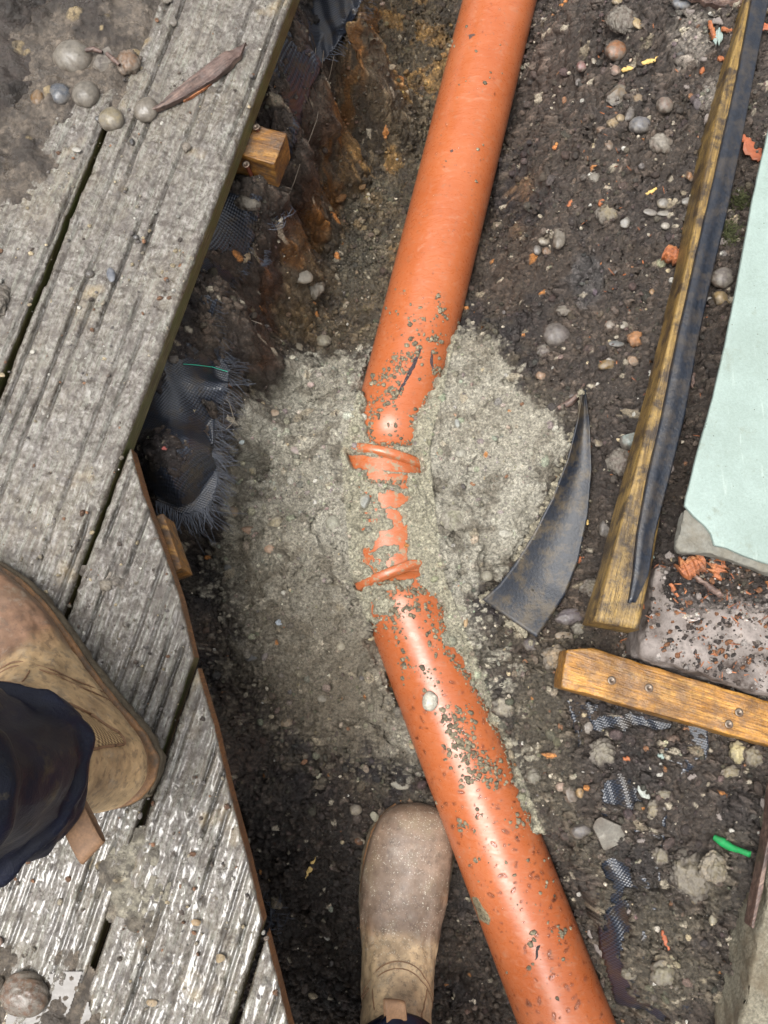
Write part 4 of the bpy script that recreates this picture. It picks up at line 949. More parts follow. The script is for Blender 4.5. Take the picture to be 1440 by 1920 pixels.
def scatter(n, f):
    """f(u,v)->keep probability; returns surface points not on pipes/deck"""
    x = XL+.03+RS.rand(n)*(XR-XL-.06); y = YB+.02+RS.rand(n)*(YT-YB-.04); z = TZ(x, y); u, v = proj(x, y, z)
    hp, dm = pipe_top(x, y); k = (RS.rand(n) < f(u, v, x, y)) & (u > -60) & (u < 1500) & (v > -60) & (v < 1980)
    k &= ~(hp > z-.001)
    return x[k], y[k], z[k]
def sandm(x, y):
    ix = np.clip(((x-gx[0])/STEP).astype(int), 0, len(gx)-1); iy = np.clip(((y-gy[0])/STEP).astype(int), 0, len(gy)-1); return GS[iy, ix]
def tint(c, lo=.65, hi=1.4, n=None):
    return c*(lo+(hi-lo)*RS.rand(len(c), 1)**1.3)*(1+.06*RS.randn(len(c), 3))
# soil
cl = lambda u, v: (.35+.65*ss(.35, .65, fbm(u, v, .012, 3, 5)))
x, y, z = scatter(70000, lambda u, v, x, y: (1-sandm(x, y))*cl(u, v))
s = .0009+.0022*RS.rand(len(x))**3
c = tint(TC(x, y)); pal = RS.rand(len(x)) > .965; c[pal] = np.array(srgb(176, 166, 148))*(.7+.5*RS.rand(pal.sum(), 1))
crumbs('soil_crumbs', np.stack([x, y, z+s*.25], 1), s, c, M['ground'], 'loose dark crumbs of wet soil scattered over the ground', 'soil')
x, y, z = scatter(52000, lambda u, v, x, y: sandm(x, y)*cl(u, v))
s = .0008+.0019*RS.rand(len(x))**3.2
c = tint(TC(x, y), .7, 1.3); pal = RS.rand(len(x)) > .96; c[pal] = np.array(srgb(190, 184, 164))*(.7+.4*RS.rand(pal.sum(), 1))
crumbs('sand_grains', np.stack([x, y, z+s*.2], 1), s, c, M['ground'], 'coarse wet sand grains and crumbs on the pale bedding sand', 'sand', wetv=0)
x, y, z = scatter(8500, lambda u, v, x, y: (1-.45*sandm(x, y))*cl(u, v))
s = .0024+.0040*RS.rand(len(x))**2.6
c = tint(TC(x, y), .75, 1.5)
crumbs('earth_lumps', np.stack([x, y, z+s*.1], 1), s, c, M['ground'], 'rounded lumps of dark earth lying in the trench and on its banks', 'soil', sub=1, jag=.09)
x, y, z = scatter(2600, lambda u, v, x, y: (.25+.5*ss(1000, 1200, u)+.5*ss(1100, 1300, v)*ss(900, 1000, u)))
s = .0014+.0028*RS.rand(len(x))**2
pc = np.array([srgb(150, 140, 122), srgb(176, 160, 130), srgb(110, 104, 100), srgb(188, 184, 174), srgb(132, 96, 70), srgb(100, 88, 78)])
c = pc[RS.randint(0, 6, len(x))]*(.6+.5*RS.rand(len(x), 1))
crumbs('gravel', np.stack([x, y, z+s*.1], 1), s, c, M['ground'], 'fine mixed gravel bits bedded in soil and sand', 'gravel', sub=1, jag=.07)
# rim of sand piled against the pipes
# mud crumbs on the pipes
mp = []
def blot(u, v, ru, rv, n, rot=0, smin=.0005, smax=.0036, shp=1.0):
    for _ in range(n if n == 1 else int(n*.75)):
        a = RS.randn()*ru*.5; b = RS.randn()*rv*.5; c_, s__ = math.cos(math.radians(rot)), math.sin(math.radians(rot))
        uu, vv = u+a*c_-b*s__, v+a*s__+b*c_
        x, y = P(uu, vv, ZA+R*.8); h, dm = pipe_top(np.array([x]), np.array([y]))
        if h[0] > -1:
            x2, y2 = P(uu, vv, h[0]); h, dm = pipe_top(np.array([x2]), np.array([y2]))
            if h[0] > -1: mp.append((float(x2), float(y2), float(h[0]), smin+(smax-smin)*RS.rand()**2.8))
for q in [(862, 1388, 30, 42, 210, -25), (900, 1432, 46, 26, 210, 20), (845, 1345, 22, 24, 90), (800, 1268, 34, 22, 70, 30), (762, 1250, 16, 34, 34), (880, 1340, 36, 20, 36), (930, 1445, 14, 30, 70), (888, 1458, 34, 14, 90), (780, 1135, 40, 16, 90, 10), (735, 1190, 40, 34, 46), (812, 1180, 18, 50, 60), (770, 1108, 30, 12, 60), (742, 1150, 26, 22, 120), (868, 1548, 16, 8, 30), (905, 1530, 22, 12, 16), (1050, 1752, 10, 14, 22), (1020, 1700, 60, 140, 60), (900, 1600, 80, 120, 60), (975, 1540, 30, 30, 36),
          (752, 672, 22, 14, 90, -20), (742, 700, 30, 16, 110, -30), (732, 740, 30, 16, 120, -30), (712, 712, 18, 14, 60), (778, 665, 9, 26, 44, 30), (820, 650, 24, 60, 50), (826, 580, 14, 34, 40, -20), (790, 640, 40, 70, 60), (818, 695, 12, 10, 60), (738, 790, 44, 44, 40), (770, 590, 60, 50, 40), (870, 610, 12, 30, 46), (850, 260, 90, 260, 34), (900, 100, 60, 100, 20), (730, 850, 34, 6, 130), (720, 905, 34, 6, 90), (735, 1092, 30, 5, 60), (700, 1170, 8, 16, 16)]:
    blot(*q[:5], rot=q[5] if len(q) > 5 else 0)
for a, b, nrm in [((700, 745), (692, 830), 120), ((770, 832), (690, 838), 160), ((872, 612), (834, 690), 120), ((832, 690), (772, 800), 150), ((826, 1130), (832, 1208), 120), ((832, 1215), (890, 1290), 140), ((890, 1290), (945, 1400), 130), ((945, 1400), (1000, 1555), 160), ((705, 1160), (740, 1110), 90), ((740, 1100), (800, 1106), 90)]:
    for _ in range(nrm):
        t = RS.rand(); blot(a[0]+(b[0]-a[0])*t, a[1]+(b[1]-a[1])*t, 7, 7, 1, smax=.0024)
mp = np.array(mp); c = np.tile(C(132, 122, 100), (len(mp), 1))*(.5+.7*RS.rand(len(mp), 1))
crumbs('sand_spatter', mp[:, :3]+np.array([0, 0, .0004]), mp[:, 3], c, M['ground'], 'grey sand and mud spatter stuck on the orange pipes', 'sand', flat=.55)
def smear(name, pts, w, th, mat, label, cat, group=None, colr=None, surf=None):
    """flat irregular patch hugging the surface: polygon in picture points"""
    pass
def patch_on(name, poly, lift, th, colr, label, cat, surf=None, step=.0012, rough=.002, mat=None, wetv=.4, kind=None, dome=0, group=None):
    surf = surf or SurfZ; xy = [hit(p[0], p[1], surf) for p in poly]
    pl = [(q[0], q[1]) for q in xy]; X0 = min(p[0] for p in pl)-.002; X1 = max(p[0] for p in pl)+.002; Y0 = min(p[1] for p in pl)-.002; Y1 = max(p[1] for p in pl)+.002
    gx_ = np.arange(X0, X1, step); gy_ = np.arange(Y0, Y1, step); A_, B_ = np.meshgrid(gx_, gy_)
    aw = A_+.004*(fbm(A_, B_, 120, 3, 3)-.5); bw = B_+.004*(fbm(A_, B_, 120, 3, 4)-.5)
    d = psdf(aw, bw, pl); Zs = surf(A_, B_); top = Zs+lift+th*np.sqrt(np.clip(d/.004, 0, 1))+dome*np.clip(d, 0, .05)+rough*(fbm(A_, B_, 260, 4, 9)-.5)*2*np.clip(d/.003, 0, 1)
    top = np.where(d > 0, top, Zs-.002)
    F = grid_faces(len(gx_), len(gy_)); keep = (d.ravel()[F] > -.0025).any(1) & (Zs.ravel()[F] > -1).all(1)
    F = F[keep]; used = np.unique(F); re = -np.ones(A_.size, int); re[used] = np.arange(len(used)); V = np.stack([A_, B_, top], -1).reshape(-1, 3)[used]; F = re[F]
    cc = np.tile(srgb(*colr), (len(V), 1))*(.8+.4*fbm(V[:, 0], V[:, 1], 200, 3, 2))[:, None]
    o = fast(name, V, F, mat or M['ground'], col=cc, extra={'wet': np.full(len(V), wetv)})
    tag(o, label, cat, group, kind); return o
patch_on('mud_smear', [(884, 1682), (894, 1680), (905, 1700), (922, 1722), (918, 1736), (902, 1726), (888, 1706)], 0, .0012, (128, 118, 94), 'long grey mud smear on the lower pipe beside the boot', 'mud', surf=lambda x, y: pipe_top(np.asarray(x, float), np.asarray(y, float))[0], step=.0009, rough=.0006)
ptop = lambda x, y: pipe_top(np.asarray(x, float), np.asarray(y, float))[0]
for k, (poly, lab, cc_) in enumerate([([(789, 648), (793, 652), (778, 690), (762, 718), (745, 748), (741, 744), (758, 712), (773, 682)], 'long dark scrape on the upper pipe above the sand', (58, 48, 54)), ([(806, 655), (810, 660), (816, 700), (812, 702), (806, 680)], 'short curved dark scrape right of the long one', (70, 58, 60)), ([(878, 68), (892, 62), (893, 67), (880, 76)], 'dark scuff high on the upper pipe', (96, 74, 66)), ([(843, 283), (850, 281), (850, 286), (845, 289)], 'small dark scuff on the left of the upper pipe', (84, 66, 62)), ([(1006, 1772), (1012, 1770), (1010, 1796), (1004, 1800)], 'dark drip mark low on the lower pipe', (60, 50, 48))]):
    patch_on('mud_smear', poly, 0, .0004, cc_, lab, 'mud', surf=ptop, step=.0007, rough=.0002, group='scuffs on the pipes')
# drops
dv = []; 
def drop_cloud(a, b, t0, t1, n, smax):
    d = (b-a).normalized(); L = (b-a).length; side = d.cross(Vector((0, 0, 1))).normalized()
    for _ in range(n):
        t = t0+(t1-t0)*RS.rand(); an = math.radians(90+RS.uniform(-68, 68)); p = a+d*(t*L)
        nrm = side*math.cos(an)+Vector((0, 0, 1))*math.sin(an); dv.append((p+nrm*R, nrm, .0004+(smax-.0004)*RS.rand()**3.2))
drop_cloud(J2, LB, .07, .36, 900, .0034); drop_cloud(UA, J1, .74, .97, 300, .0016)
V0, F0 = ICO[1]; VV_ = []; FF_ = []
for i, (p, nrm, r) in enumerate(dv):
    q = nrm.to_track_quat('Z', 'Y').to_matrix(); ar = 1+RS.rand()*.8; a = RS.rand()*6.28; 
    S_ = np.array([r*ar*math.cos(a), 0, 0]); W = V0.copy()*np.array([r*ar, r*.8, r*.5]); ca, sa = math.cos(a), math.sin(a)
    W = np.stack([W[:, 0]*ca-W[:, 1]*sa, W[:, 0]*sa+W[:, 1]*ca, W[:, 2]], 1)@np.array(q).T+np.array(p); VV_.append(W); FF_.append(F0+i*len(V0))
o = fast('water_drops', np.concatenate(VV_), np.concatenate(FF_), M['drop']); tag(o, 'clear rain drops beaded on the orange pipes', 'water', None, 'stuff')
# ------------------------------------------------------------------ membranes
def membrane(name, poly, zf, label, step=.0022, fold=.009, seed=3, group=None, up=0):
    root = None
    A_, B_ = np.meshgrid(np.arange(XL, XR, step), np.arange(YB, YT, step))
    zb = zf(A_, B_); fo = fold*(fbm(A_, B_*.6, 26, 3, seed)-.4)+.003*np.sin(A_*260+B_*90+5*fbm(A_, B_, 20, 2, seed+2))*ss(.4, .7, fbm(A_, B_, 14, 2, seed+4))
    Zm = zb+fo; u, v = proj(A_, B_, Zm); d = psdf(u+7*(fbm(A_, B_, 60, 3, 8)-.5), v, poly)
    F = grid_faces(A_.shape[1], A_.shape[0]); keep = (d.ravel()[F] > 0).all(1); F = F[keep]; used = np.unique(F); re = -np.ones(A_.size, int); re[used] = np.arange(len(used))
    Vm = np.stack([A_, B_, Zm], -1).reshape(-1, 3)[used]
    o = fast(name, Vm, re[F], M['fabric'], extra={'wu': Vm[:, 0]*.95+Vm[:, 1]*.3, 'wv': -Vm[:, 0]*.3+Vm[:, 1]*.95})
    md = o.modifiers.new('thick', 'SOLIDIFY'); md.thickness = .0012; md.offset = 0
    return o
ZL = lambda x, y: np.maximum(bil(cx_, cy_, CZ, x, y), -.172)+.004
ml = empty('weed_membrane', P3(400, 600, -.11)); tag(ml, 'torn black woven membrane with frayed fringe hanging along the left bank under the decking', 'membrane', 'woven membrane sheets')
ml_s = membrane('sheet', MEM_L, ZL, ''); ml_s.parent = ml; ml_s.matrix_parent_inverse = Matrix.Translation(-ml.location)
mr = membrane('weed_membrane', MEM_R, lambda x, y: bil(cx_, cy_, CZ, x, y)-.0035, '', seed=14, fold=.004)
tag(mr, 'blue black woven membrane showing through rubble right of the lower pipe', 'membrane', 'woven membrane sheets')
def zl1(u, v):
    z = -.14
    for _ in range(8):
        x, y = P(u, v, z); z = float(ZL(np.array([float(x)]), np.array([float(y)]))[0])
    return Vector((float(x), float(y), z))
fr = []; frr = []
def fringe(a, b, n, dirpx, L0_, L1_, r=.0002, droop=.006, jit=.35):
    for i in range(n):
        t = (i+RS.rand())/n; u, v = a[0]+(b[0]-a[0])*t, a[1]+(b[1]-a[1])*t; p = zl1(u, v)
        L = L0_+(L1_-L0_)*RS.rand(); ang = math.atan2(-dirpx[1], dirpx[0])+jit*RS.randn(); d = Vector((math.cos(ang), math.sin(ang), 0))
        k = RS.randn()*.25; pts = []
        for j in range(6):
            s_j = j/5*L-.004; pts.append(p+d*s_j+Vector((-d.y, d.x, 0))*(k*s_j*s_j/L)+Vector((0, 0, .002-droop*(j/5)**2*RS.uniform(.6, 1.3))))
        fr.append(pts); frr.append(r*RS.uniform(.7, 1.25))
fringe((700, 0), (668, 40), 8, (1, .1), .010, .02); fringe((650, 62), (612, 112), 14, (1, .3), .010, .022, .0004)
fringe((486, 408), (476, 455), 34, (1, -.1), .004, .010, .0004); fringe((474, 460), (452, 515), 30, (1, .2), .006, .014, .0004); fringe((450, 515), (408, 550), 24, (.8, .6), .006, .014)
fringe((405, 560), (405, 650), 40, (1, .05), .008, .018); fringe((408, 650), (432, 700), 30, (1, -.05), .014, .034); fringe((430, 700), (404, 780), 46, (1, .45), .014, .04)
fringe((404, 780), (400, 850), 52, (1, .45), .018, .036); fringe((402, 850), (410, 905), 50, (1, .35), .016, .034); fringe((410, 905), (392, 955), 40, (1, .6), .014, .032)
fringe((392, 957), (340, 968), 30, (.25, 1), .014, .030, .0005); fringe((340, 968), (292, 945), 22, (-.05, 1), .012, .026, .0007, .012, .12)
fringe((395, 955), (345, 968), 14, (.7, 1), .03, .05, .0003, .02)
o = tubes('frayed_fibres', fr, frr, M['thread'], ml); o.matrix_parent_inverse = Matrix.Translation(-ml.location); o['kind'] = 'stuff'
gt = [[zl1(a, b)+Vector((0, 0, .006)) for a, b in ((346, 686), (372, 688), (400, 692), (428, 700))]]
o = tubes('green_thread', gt, .0006, M['greenthread'], ml); o.matrix_parent_inverse = Matrix.Translation(-ml.location)
def wthread(pts, z0, r, label, mat='thread'):
    n = len(pts); o = tubes('loose_thread', [[P3(p[0], p[1], z0 if not hasattr(z0, '__len__') else z0[i]) for i, p in enumerate(pts)]], r, M[mat]); tag(o, label, 'thread', 'loose membrane threads'); return o
wthread([(607, 95), (602, 140), (600, 190), (594, 225), (580, 262), (565, 300), (552, 340), (536, 378)], [-.11, -.14, -.16, -.17, -.17, -.165, -.16, -.16], .00055, 'long muddy thread hanging down the left trench wall', 'thread_dirty')
wthread([(592, 90), (590, 120), (582, 150)], -.12, .0005, 'short thread beside the long hanging one', 'thread_dirty')
wthread([(626, 105), (620, 135), (612, 165)], [-.12, -.14, -.16], .0005, 'thread dangling furthest right at the top of the wall', 'thread_dirty')
wthread([(440, 592), (470, 600), (492, 608)], -.14, .0004, 'thin pale thread crossing the bank at mid height', 'thread_dirty')
wthread([(404, 725), (430, 755), (440, 790), (424, 805)], -.15, .0005, 'bent loose thread over the fringe', 'thread_dirty')
nest = []
for k in range(16):
    c0_ = P3(510+RS.randn()*10, 402+RS.randn()*8, -.135); a0 = RS.rand()*6; rr = .006+.012*RS.rand(); nest.append([c0_+Vector((math.cos(a0+j*.55)*rr*(1+.3*RS.randn()*.3), math.sin(a0+j*.55)*rr*.7, .004*math.sin(j+k)+.003*RS.randn())) for j in range(9)])
o = tubes('root_tangle', nest, .0005, M['thread']); tag(o, 'tangled nest of dark fibres by the curled membrane corner', 'fibres')
frr2 = []
for k in range(60):
    u, v = 508+RS.randn()*10, 1720+RS.randn()*20; x, y, h = hit(u, v); a = RS.rand()*6.28; L = .01+.01*RS.rand(); frr2.append([Vector((x+math.cos(a)*L*j/3, y+math.sin(a)*L*j/3, h+.003+.002*math.sin(j))) for j in range(4)])
o = tubes('fibre_tuft', frr2, .0003, M['thread']); tag(o, 'blue grey tuft of membrane fibres low on the left beside the deck edge', 'fibres')
# ------------------------------------------------------------------ strips
def strip(name, Lp, Rp, zl, zr, mat, label, cat, crown=0, thick=None, n=60, m=14, cfun=None, rough=0, group=None):
    Lp = np.array(Lp, float); Rp = np.array(Rp, float)
    def res(Pp, k):
        d = np.r_[0, np.cumsum(np.hypot(*np.diff(Pp, axis=0).T))]; t = np.linspace(0, d[-1], k); return np.stack([np.interp(t, d, Pp[:, 0]), np.interp(t, d, Pp[:, 1])], 1)
    A_ = res(Lp, n); B_ = res(Rp, n); V = []
    for i in range(n):
        t = i/(n-1); z0 = zl(A_[i]) if callable(zl) else zl; z1 = zr(B_[i]) if callable(zr) else zr
        a = P3(A_[i][0], A_[i][1], z0); b = P3(B_[i][0], B_[i][1], z1)
        for j in range(m):
            q = j/(m-1); p = a.lerp(b, q); p.z += cfun(q, t) if cfun else crown*4*q*(1-q); p.z += rough*(float(fbm(np.array([p.x]), np.array([p.y]), 30, 3, 7)[0])-.5); V.append(tuple(p))
    F = grid_faces(m, n)
    o = fast(name, np.array(V), F, mat)
    if thick: md = o.modifiers.new('thick', 'SOLIDIFY'); md.thickness = thick; md.offset = -1 
    tag(o, label, cat, group); return o
tzp = lambda off: (lambda p: hit(p[0], p[1])[2]+off)
def smooth_z(lst, off):
    us = np.array([[p[0], p[1]] for p in lst]); zs = np.array([hit(*p)[2] for p in lst]); k = np.convolve(np.r_[zs[0], zs, zs[-1]], [.25, .5, .25], 'valid')
    return lambda p: float(np.interp(p[1], us[:, 1], k)+off)
bl = [(1092, 724), (1080, 790), (1062, 862), (1035, 932), (1000, 1000), (965, 1056), (935, 1096), (903, 1124)]
br = [(1098, 724), (1106, 800), (1109, 880), (1103, 965), (1086, 1050), (1062, 1112), (1036, 1152), (1006, 1196)]
strip('plastic_sheet', bl, br, smooth_z(bl, .020), smooth_z(br, .012), M['plastic'], 'curved strip of scratched black plastic stuck into the soil beside the sand', 'plastic strip', cfun=lambda q, t: -.006*math.sin(q*3.14)+.003*math.sin(t*7), thick=.0022, n=70, m=22)
# thin wall of the strip going down into the sand on its left edge
el = [(1113, 1165), (1143, 1058), (1172, 950), (1238, 700), (1290, 480), (1338, 235), (1398, 0), (1440, -160)]
er = [(1200, 1181), (1221, 1075), (1240, 965), (1286, 715), (1336, 490), (1380, 245), (1436, 10), (1486, -150)]
def batten(name, Lp, Rp, z, drop, mat, label, cat, n=90):
    """squared timber with softly rounded, slightly uneven edges"""
    Lp = np.array(Lp, float); Rp = np.array(Rp, float)
    def res(Pp, k):
        d = np.r_[0, np.cumsum(np.hypot(*np.diff(Pp, axis=0).T))]; t = np.linspace(0, d[-1], k); return np.stack([np.interp(t, d, Pp[:, 0]), np.interp(t, d, Pp[:, 1])], 1)
    A_ = res(Lp, n); B_ = res(Rp, n); V = []
    prof = [(0, -1), (0, -.5), (0, -.12), (.02, -.04), (.07, 0)]+[(q, 0) for q in np.linspace(.14, .86, 9)]+[(.93, 0), (.98, -.04), (1, -.12), (1, -.5), (1, -1)]
    for i in range(n):
        zz = z(i/(n-1)) if callable(z) else z
        a = P3(*A_[i], zz); b = P3(*B_[i], zz)
        for (q, dz) in prof:
            p = a.lerp(b, q); w_ = .003*(float(fbm(np.array([p.x*3+q*3]), np.array([p.y]), 25, 3, 7)[0])-.5)
            V.append((p.x+w_*.6, p.y, p.z+dz*drop+w_))
    m = len(prof); F = list(map(tuple, grid_faces(m, n)[:, ::-1])); 
    F.append(tuple(range(m))); F.append(tuple(range((n-1)*m+m-1, (n-1)*m-1, -1)))
    o = py(name, V, F, mat, smooth=True); tag(o, label, cat)
    for pz in o.data.polygons[-2:]: pz.use_smooth = False
    return o
edg = batten('edging_timber', el, er, -.052, .05, M['edging'], 'long weathered yellow timber running down the right side under a black strip', 'timber')
kl = [(1178, 1130), (1186, 1080), (1194, 1000), (1212, 900), (1242, 770), (1268, 640), (1304, 480), (1350, 280), (1384, 130), (1408, 0), (1438, -140)]
kr = [(1196, 1130), (1226, 1080), (1240, 1000), (1268, 900), (1298, 780), (1322, 640), (1347, 520), (1376, 400), (1400, 280), (1426, 130), (1452, 0), (1482, -140)]
strip('edging_strip', kl, kr, -.0486, -.0505, M['blacktube'], 'glossy black plastic strip lying along the yellow timber', 'plastic strip', cfun=lambda q, t: .0016*math.exp(-((q-.25)/.2)**2)+.0004*math.sin(t*17+q*4)-.030*ss(.74, 1, q)-.004*(1-ss(0, .06, q)), thick=.0014, n=110, m=34, rough=.0012)
# mint board with broken corner
mb = empty('painted_board', P3(1440, 700, -.03)); tag(mb, 'pale mint painted board with a broken mortar corner on the right', 'board')
o = box_px('paint_layer', [(1446, 225), (1428, 300), (1409, 385), (1385, 520), (1361, 640), (1337, 745), (1308, 850), (1288, 928), (1284, 948), (1302, 968), (1322, 985), (1334, 1000), (1342, 1022), (1366, 1026), (1400, 1040), (1440, 1052), (1800, 1130), (1800, 200)], -.018, .006, M['mint'], parent=mb, seg=.012, rough=.0006)
for v in o.data.vertices:
    u_, v_ = proj(v.co.x, v.co.y, v.co.z); k = (v_-(990-(u_-1340)*.55)); v.co.z -= .00009*max(0, k-6)*(1 if u_ > 1300 else 0)
o.matrix_parent_inverse = Matrix.Translation(-mb.location)
o = box_px('mortar_layer', [(1282, 955), (1276, 985), (1268, 1026), (1276, 1034), (1320, 1034), (1352, 1042), (1400, 1056), (1440, 1066), (1800, 1150), (1800, 900), (1420, 880)], -.0235, .014, M['mortar'], parent=mb, seg=.006, rough=.004)
for v in o.data.vertices:
    u_, v_ = proj(v.co.x, v.co.y, v.co.z); k = (v_-(990-(u_-1340)*.55)); v.co.z -= .00009*max(0, k-6)*(1 if u_ > 1300 else 0)
o.matrix_parent_inverse = Matrix.Translation(-mb.location)
box_px('concrete_slab', [(1205, 1226), (1225, 1236), (1260, 1246), (1345, 1272), (1440, 1300), (1800, 1400), (1800, 1080), (1230, 1060)], -.0885, .09, M['lime'], 'white dusted concrete edge above the orange timber', 'concrete slab', seg=.006, rough=.005, bev=.004)
tb = box_px('timber_batten', [(1062, 1217), (1112, 1215), (1200, 1242), (1440, 1314), (1800, 1420), (1800, 1502), (1440, 1398), (1200, 1330), (1100, 1301), (1051, 1289)], -.118, .045, M['batten'], 'wet orange timber length with screws at the lower right', 'timber', seg=.006, bev=.003)
tb.data.transform(Matrix.Identity(4))
for (u, v), lab in [((1147, 1276), 'rusted screw nearest the pale end of the orange timber'), ((1217, 1290), 'screw second from the pale end of the orange timber'), ((1386, 1336), 'screw nearest the upper edge of the orange timber at the right'), ((1367, 1358), 'bent screw nearest the lower edge of the orange timber')]:
    screw(P3(u, v, -.1165), (.1, .1, 1), .03, lab, head=.0048)
box_px('concrete_kerb', [(1472, 1500), (1460, 1560), (1438, 1690), (1421, 1760), (1406, 1840), (1384, 1960), (1378, 2100), (1800, 2100), (1800, 1480)], -.095, .07, M['concrete'], 'rough sandy concrete kerb in the bottom right corner', 'kerb', seg=.006, rough=.004, bev=.005)
box_px('form_board', [(1452, 1470), (1460, 1474), (1450, 1562), (1426, 1690), (1414, 1742), (1409, 1738), (1419, 1680), (1443, 1560)], -.092, .02, M['bark'], 'thin brown board edge against the concrete kerb', 'board', seg=.006, bev=.001)
# ------------------------------------------------------------------ chips, bark, leaves, flakes
def chip(name, u, v, L, W_, T, rot, mat, label, cat, f=None, lift=0.0, tilt=0, taper=.35, group=None, bend=0):
    x, y, h = hit(u, v, f); k = mpp(u, v, h); L, W_, T = L*k, W_*k, T*k
    n = 12; V = []; rs = np.random.RandomState(int(u+v*3)); 
    for i in range(n):
        t = i/(n-1); w_ = W_/2*(1-taper*abs(2*t-1)**1.6)*(1+.14*rs.randn()); off = .10*W_*rs.randn()
        zb = bend*L*(2*t-1)**2
        for (a, b) in ((-1, -1), (-1.02, .1), (-.6, .9), (.5, 1), (1.05, .3), (1, -1)):
            V.append(((t-.5)*L+.02*L*rs.randn()*(i in (0, n-1)), a*w_+off, b*T/2*(1+.15*rs.randn())+zb+T*.3))
    F = []; m = 6
    for i in range(n-1):
        for j in range(m): F.append((i*m+j, i*m+(j+1) % m, (i+1)*m+(j+1) % m, (i+1)*m+j))
    F += [tuple(range(m)), tuple(range(n*m-1, n*m-m-1, -1))]
    o = py(name, V, F, M[mat], smooth=False); o.location = (x, y, h+lift); o.rotation_euler = (0, math.radians(tilt), -math.radians(rot)); tag(o, label, cat, group); return o
chip('wood_chip', 1266, 487, 52, 30, 18, 20, 'chip', 'bright orange chunk of wood leaning on the yellow timber', 'wood chip', lift=.004, tilt=-8, taper=.2)
chip('wood_chip', 1296, 1062, 50, 42, 14, -30, 'chip', 'broad red brown wood piece under the broken mortar corner', 'wood chip')
chip('wood_chip', 1345, 1066, 40, 32, 12, -70, 'chip', 'fibrous red brown wood piece under the mint board edge', 'wood chip')
chip('wood_chip', 1326, 1100, 62, 12, 8, 36, 'bark', 'long dark splinter below the mint board', 'wood chip', lift=.003)
chip('wood_chip', 1262, 1107, 28, 9, 5, 65, 'chip', 'small pale orange splinter left of the long dark one', 'wood chip')
chip('wood_chip', 1224, 1166, 14, 34, 8, 20, 'chip', 'splintered orange wood against the timber foot', 'wood chip')
chip('wood_chip', 1212, 1130, 30, 14, 8, -50, 'chip', 'short orange splinter beside the timber foot', 'wood chip')
chip('wood_chip', 1333, 62, 40, 9, 5, 82, 'chip', 'upright orange splinter in the white dust at the top', 'wood chip')
chip('wood_chip', 1360, 60, 20, 10, 5, 12, 'chip', 'short orange chip next to the dark stick end', 'wood chip')
chip('wood_chip', 1178, 130, 28, 8, 4, -18, 'straw', 'yellow splinter left in the line below the orange brown pebble', 'wood chip')
chip('wood_chip', 1222, 115, 40, 9, 4, -16, 'straw', 'yellow splinter right in the line below the orange brown pebble', 'wood chip')
chip('wood_chip', 1220, 360, 26, 7, 4, -32, 'straw', 'pale yellow splinter on bare dark soil', 'wood chip')
chip('wood_chip', 1068, 385, 16, 9, 4, -60, 'chip', 'little reddish splinter nearest the upper pipe', 'wood chip')
chip('wood_chip', 1126, 382, 14, 8, 4, -50, 'chip', 'little reddish splinter further from the upper pipe', 'wood chip')
chip('wood_chip', 1317, 133, 20, 8, 4, -65, 'chip', 'orange chip standing near the yellow timber at the top', 'wood chip')
chip('wood_chip', 1350, 113, 12, 10, 4, 0, 'chip', 'small square orange chip by the yellow timber', 'wood chip')
chip('wood_chip', 1385, 690, 34, 8, 5, -80, 'bark', 'brown splinter in the gap beside the mint board', 'wood chip') if False else None
chip('wood_chip', 1298, 715, 30, 8, 5, -80, 'bark', 'brown splinter in the soil gap beside the mint board', 'wood chip')
chip('wood_chip', 1322, 255, 30, 8, 5, 60, 'chip', 'rough pinkish chip left of the yellow timber', 'wood chip') if False else None
chip('stick', 1340, 6, 130, 24, 18, 16, 'bark', 'dark wet stick lying across the top right corner', 'stick', taper=.1)
chip('stick', 1097, 972, 26, 6, 4, 68, 'straw', 'pale straw bit right of the black plastic', 'straw')
chip('stick', 582, 1627, 42, 8, 4, -62, 'straw', 'yellow straw left of the boot in the dark soil', 'straw', taper=.9)
chip('stick', 1118, 1772, 60, 11, 6, 62, 'lime', 'whitish stick between lower pipe and membrane', 'stick', taper=.6)
chip('leaf', 1402, 290, 60, 26, 4, 60, 'leaf', 'curled orange brown dead leaf beside the mint board', 'leaf', lift=.006, bend=.12, taper=.6)
chip('leaf', 1420, 66, 26, 18, 3, 20, 'leaf', 'small dark red leaf on the black strip at the top', 'leaf', lift=.012, bend=.1, taper=.6)
chip('leaf', 1247, 1765, 40, 10, 4, 75, 'leaf', 'withered yellow leaf near the concrete kerb', 'leaf', taper=.7)
chip('paint_flake', 1366, 1160, 64, 16, 4, 32, 'mint', 'curved mint paint flake on the dusty ground', 'paint flake', lift=.003)
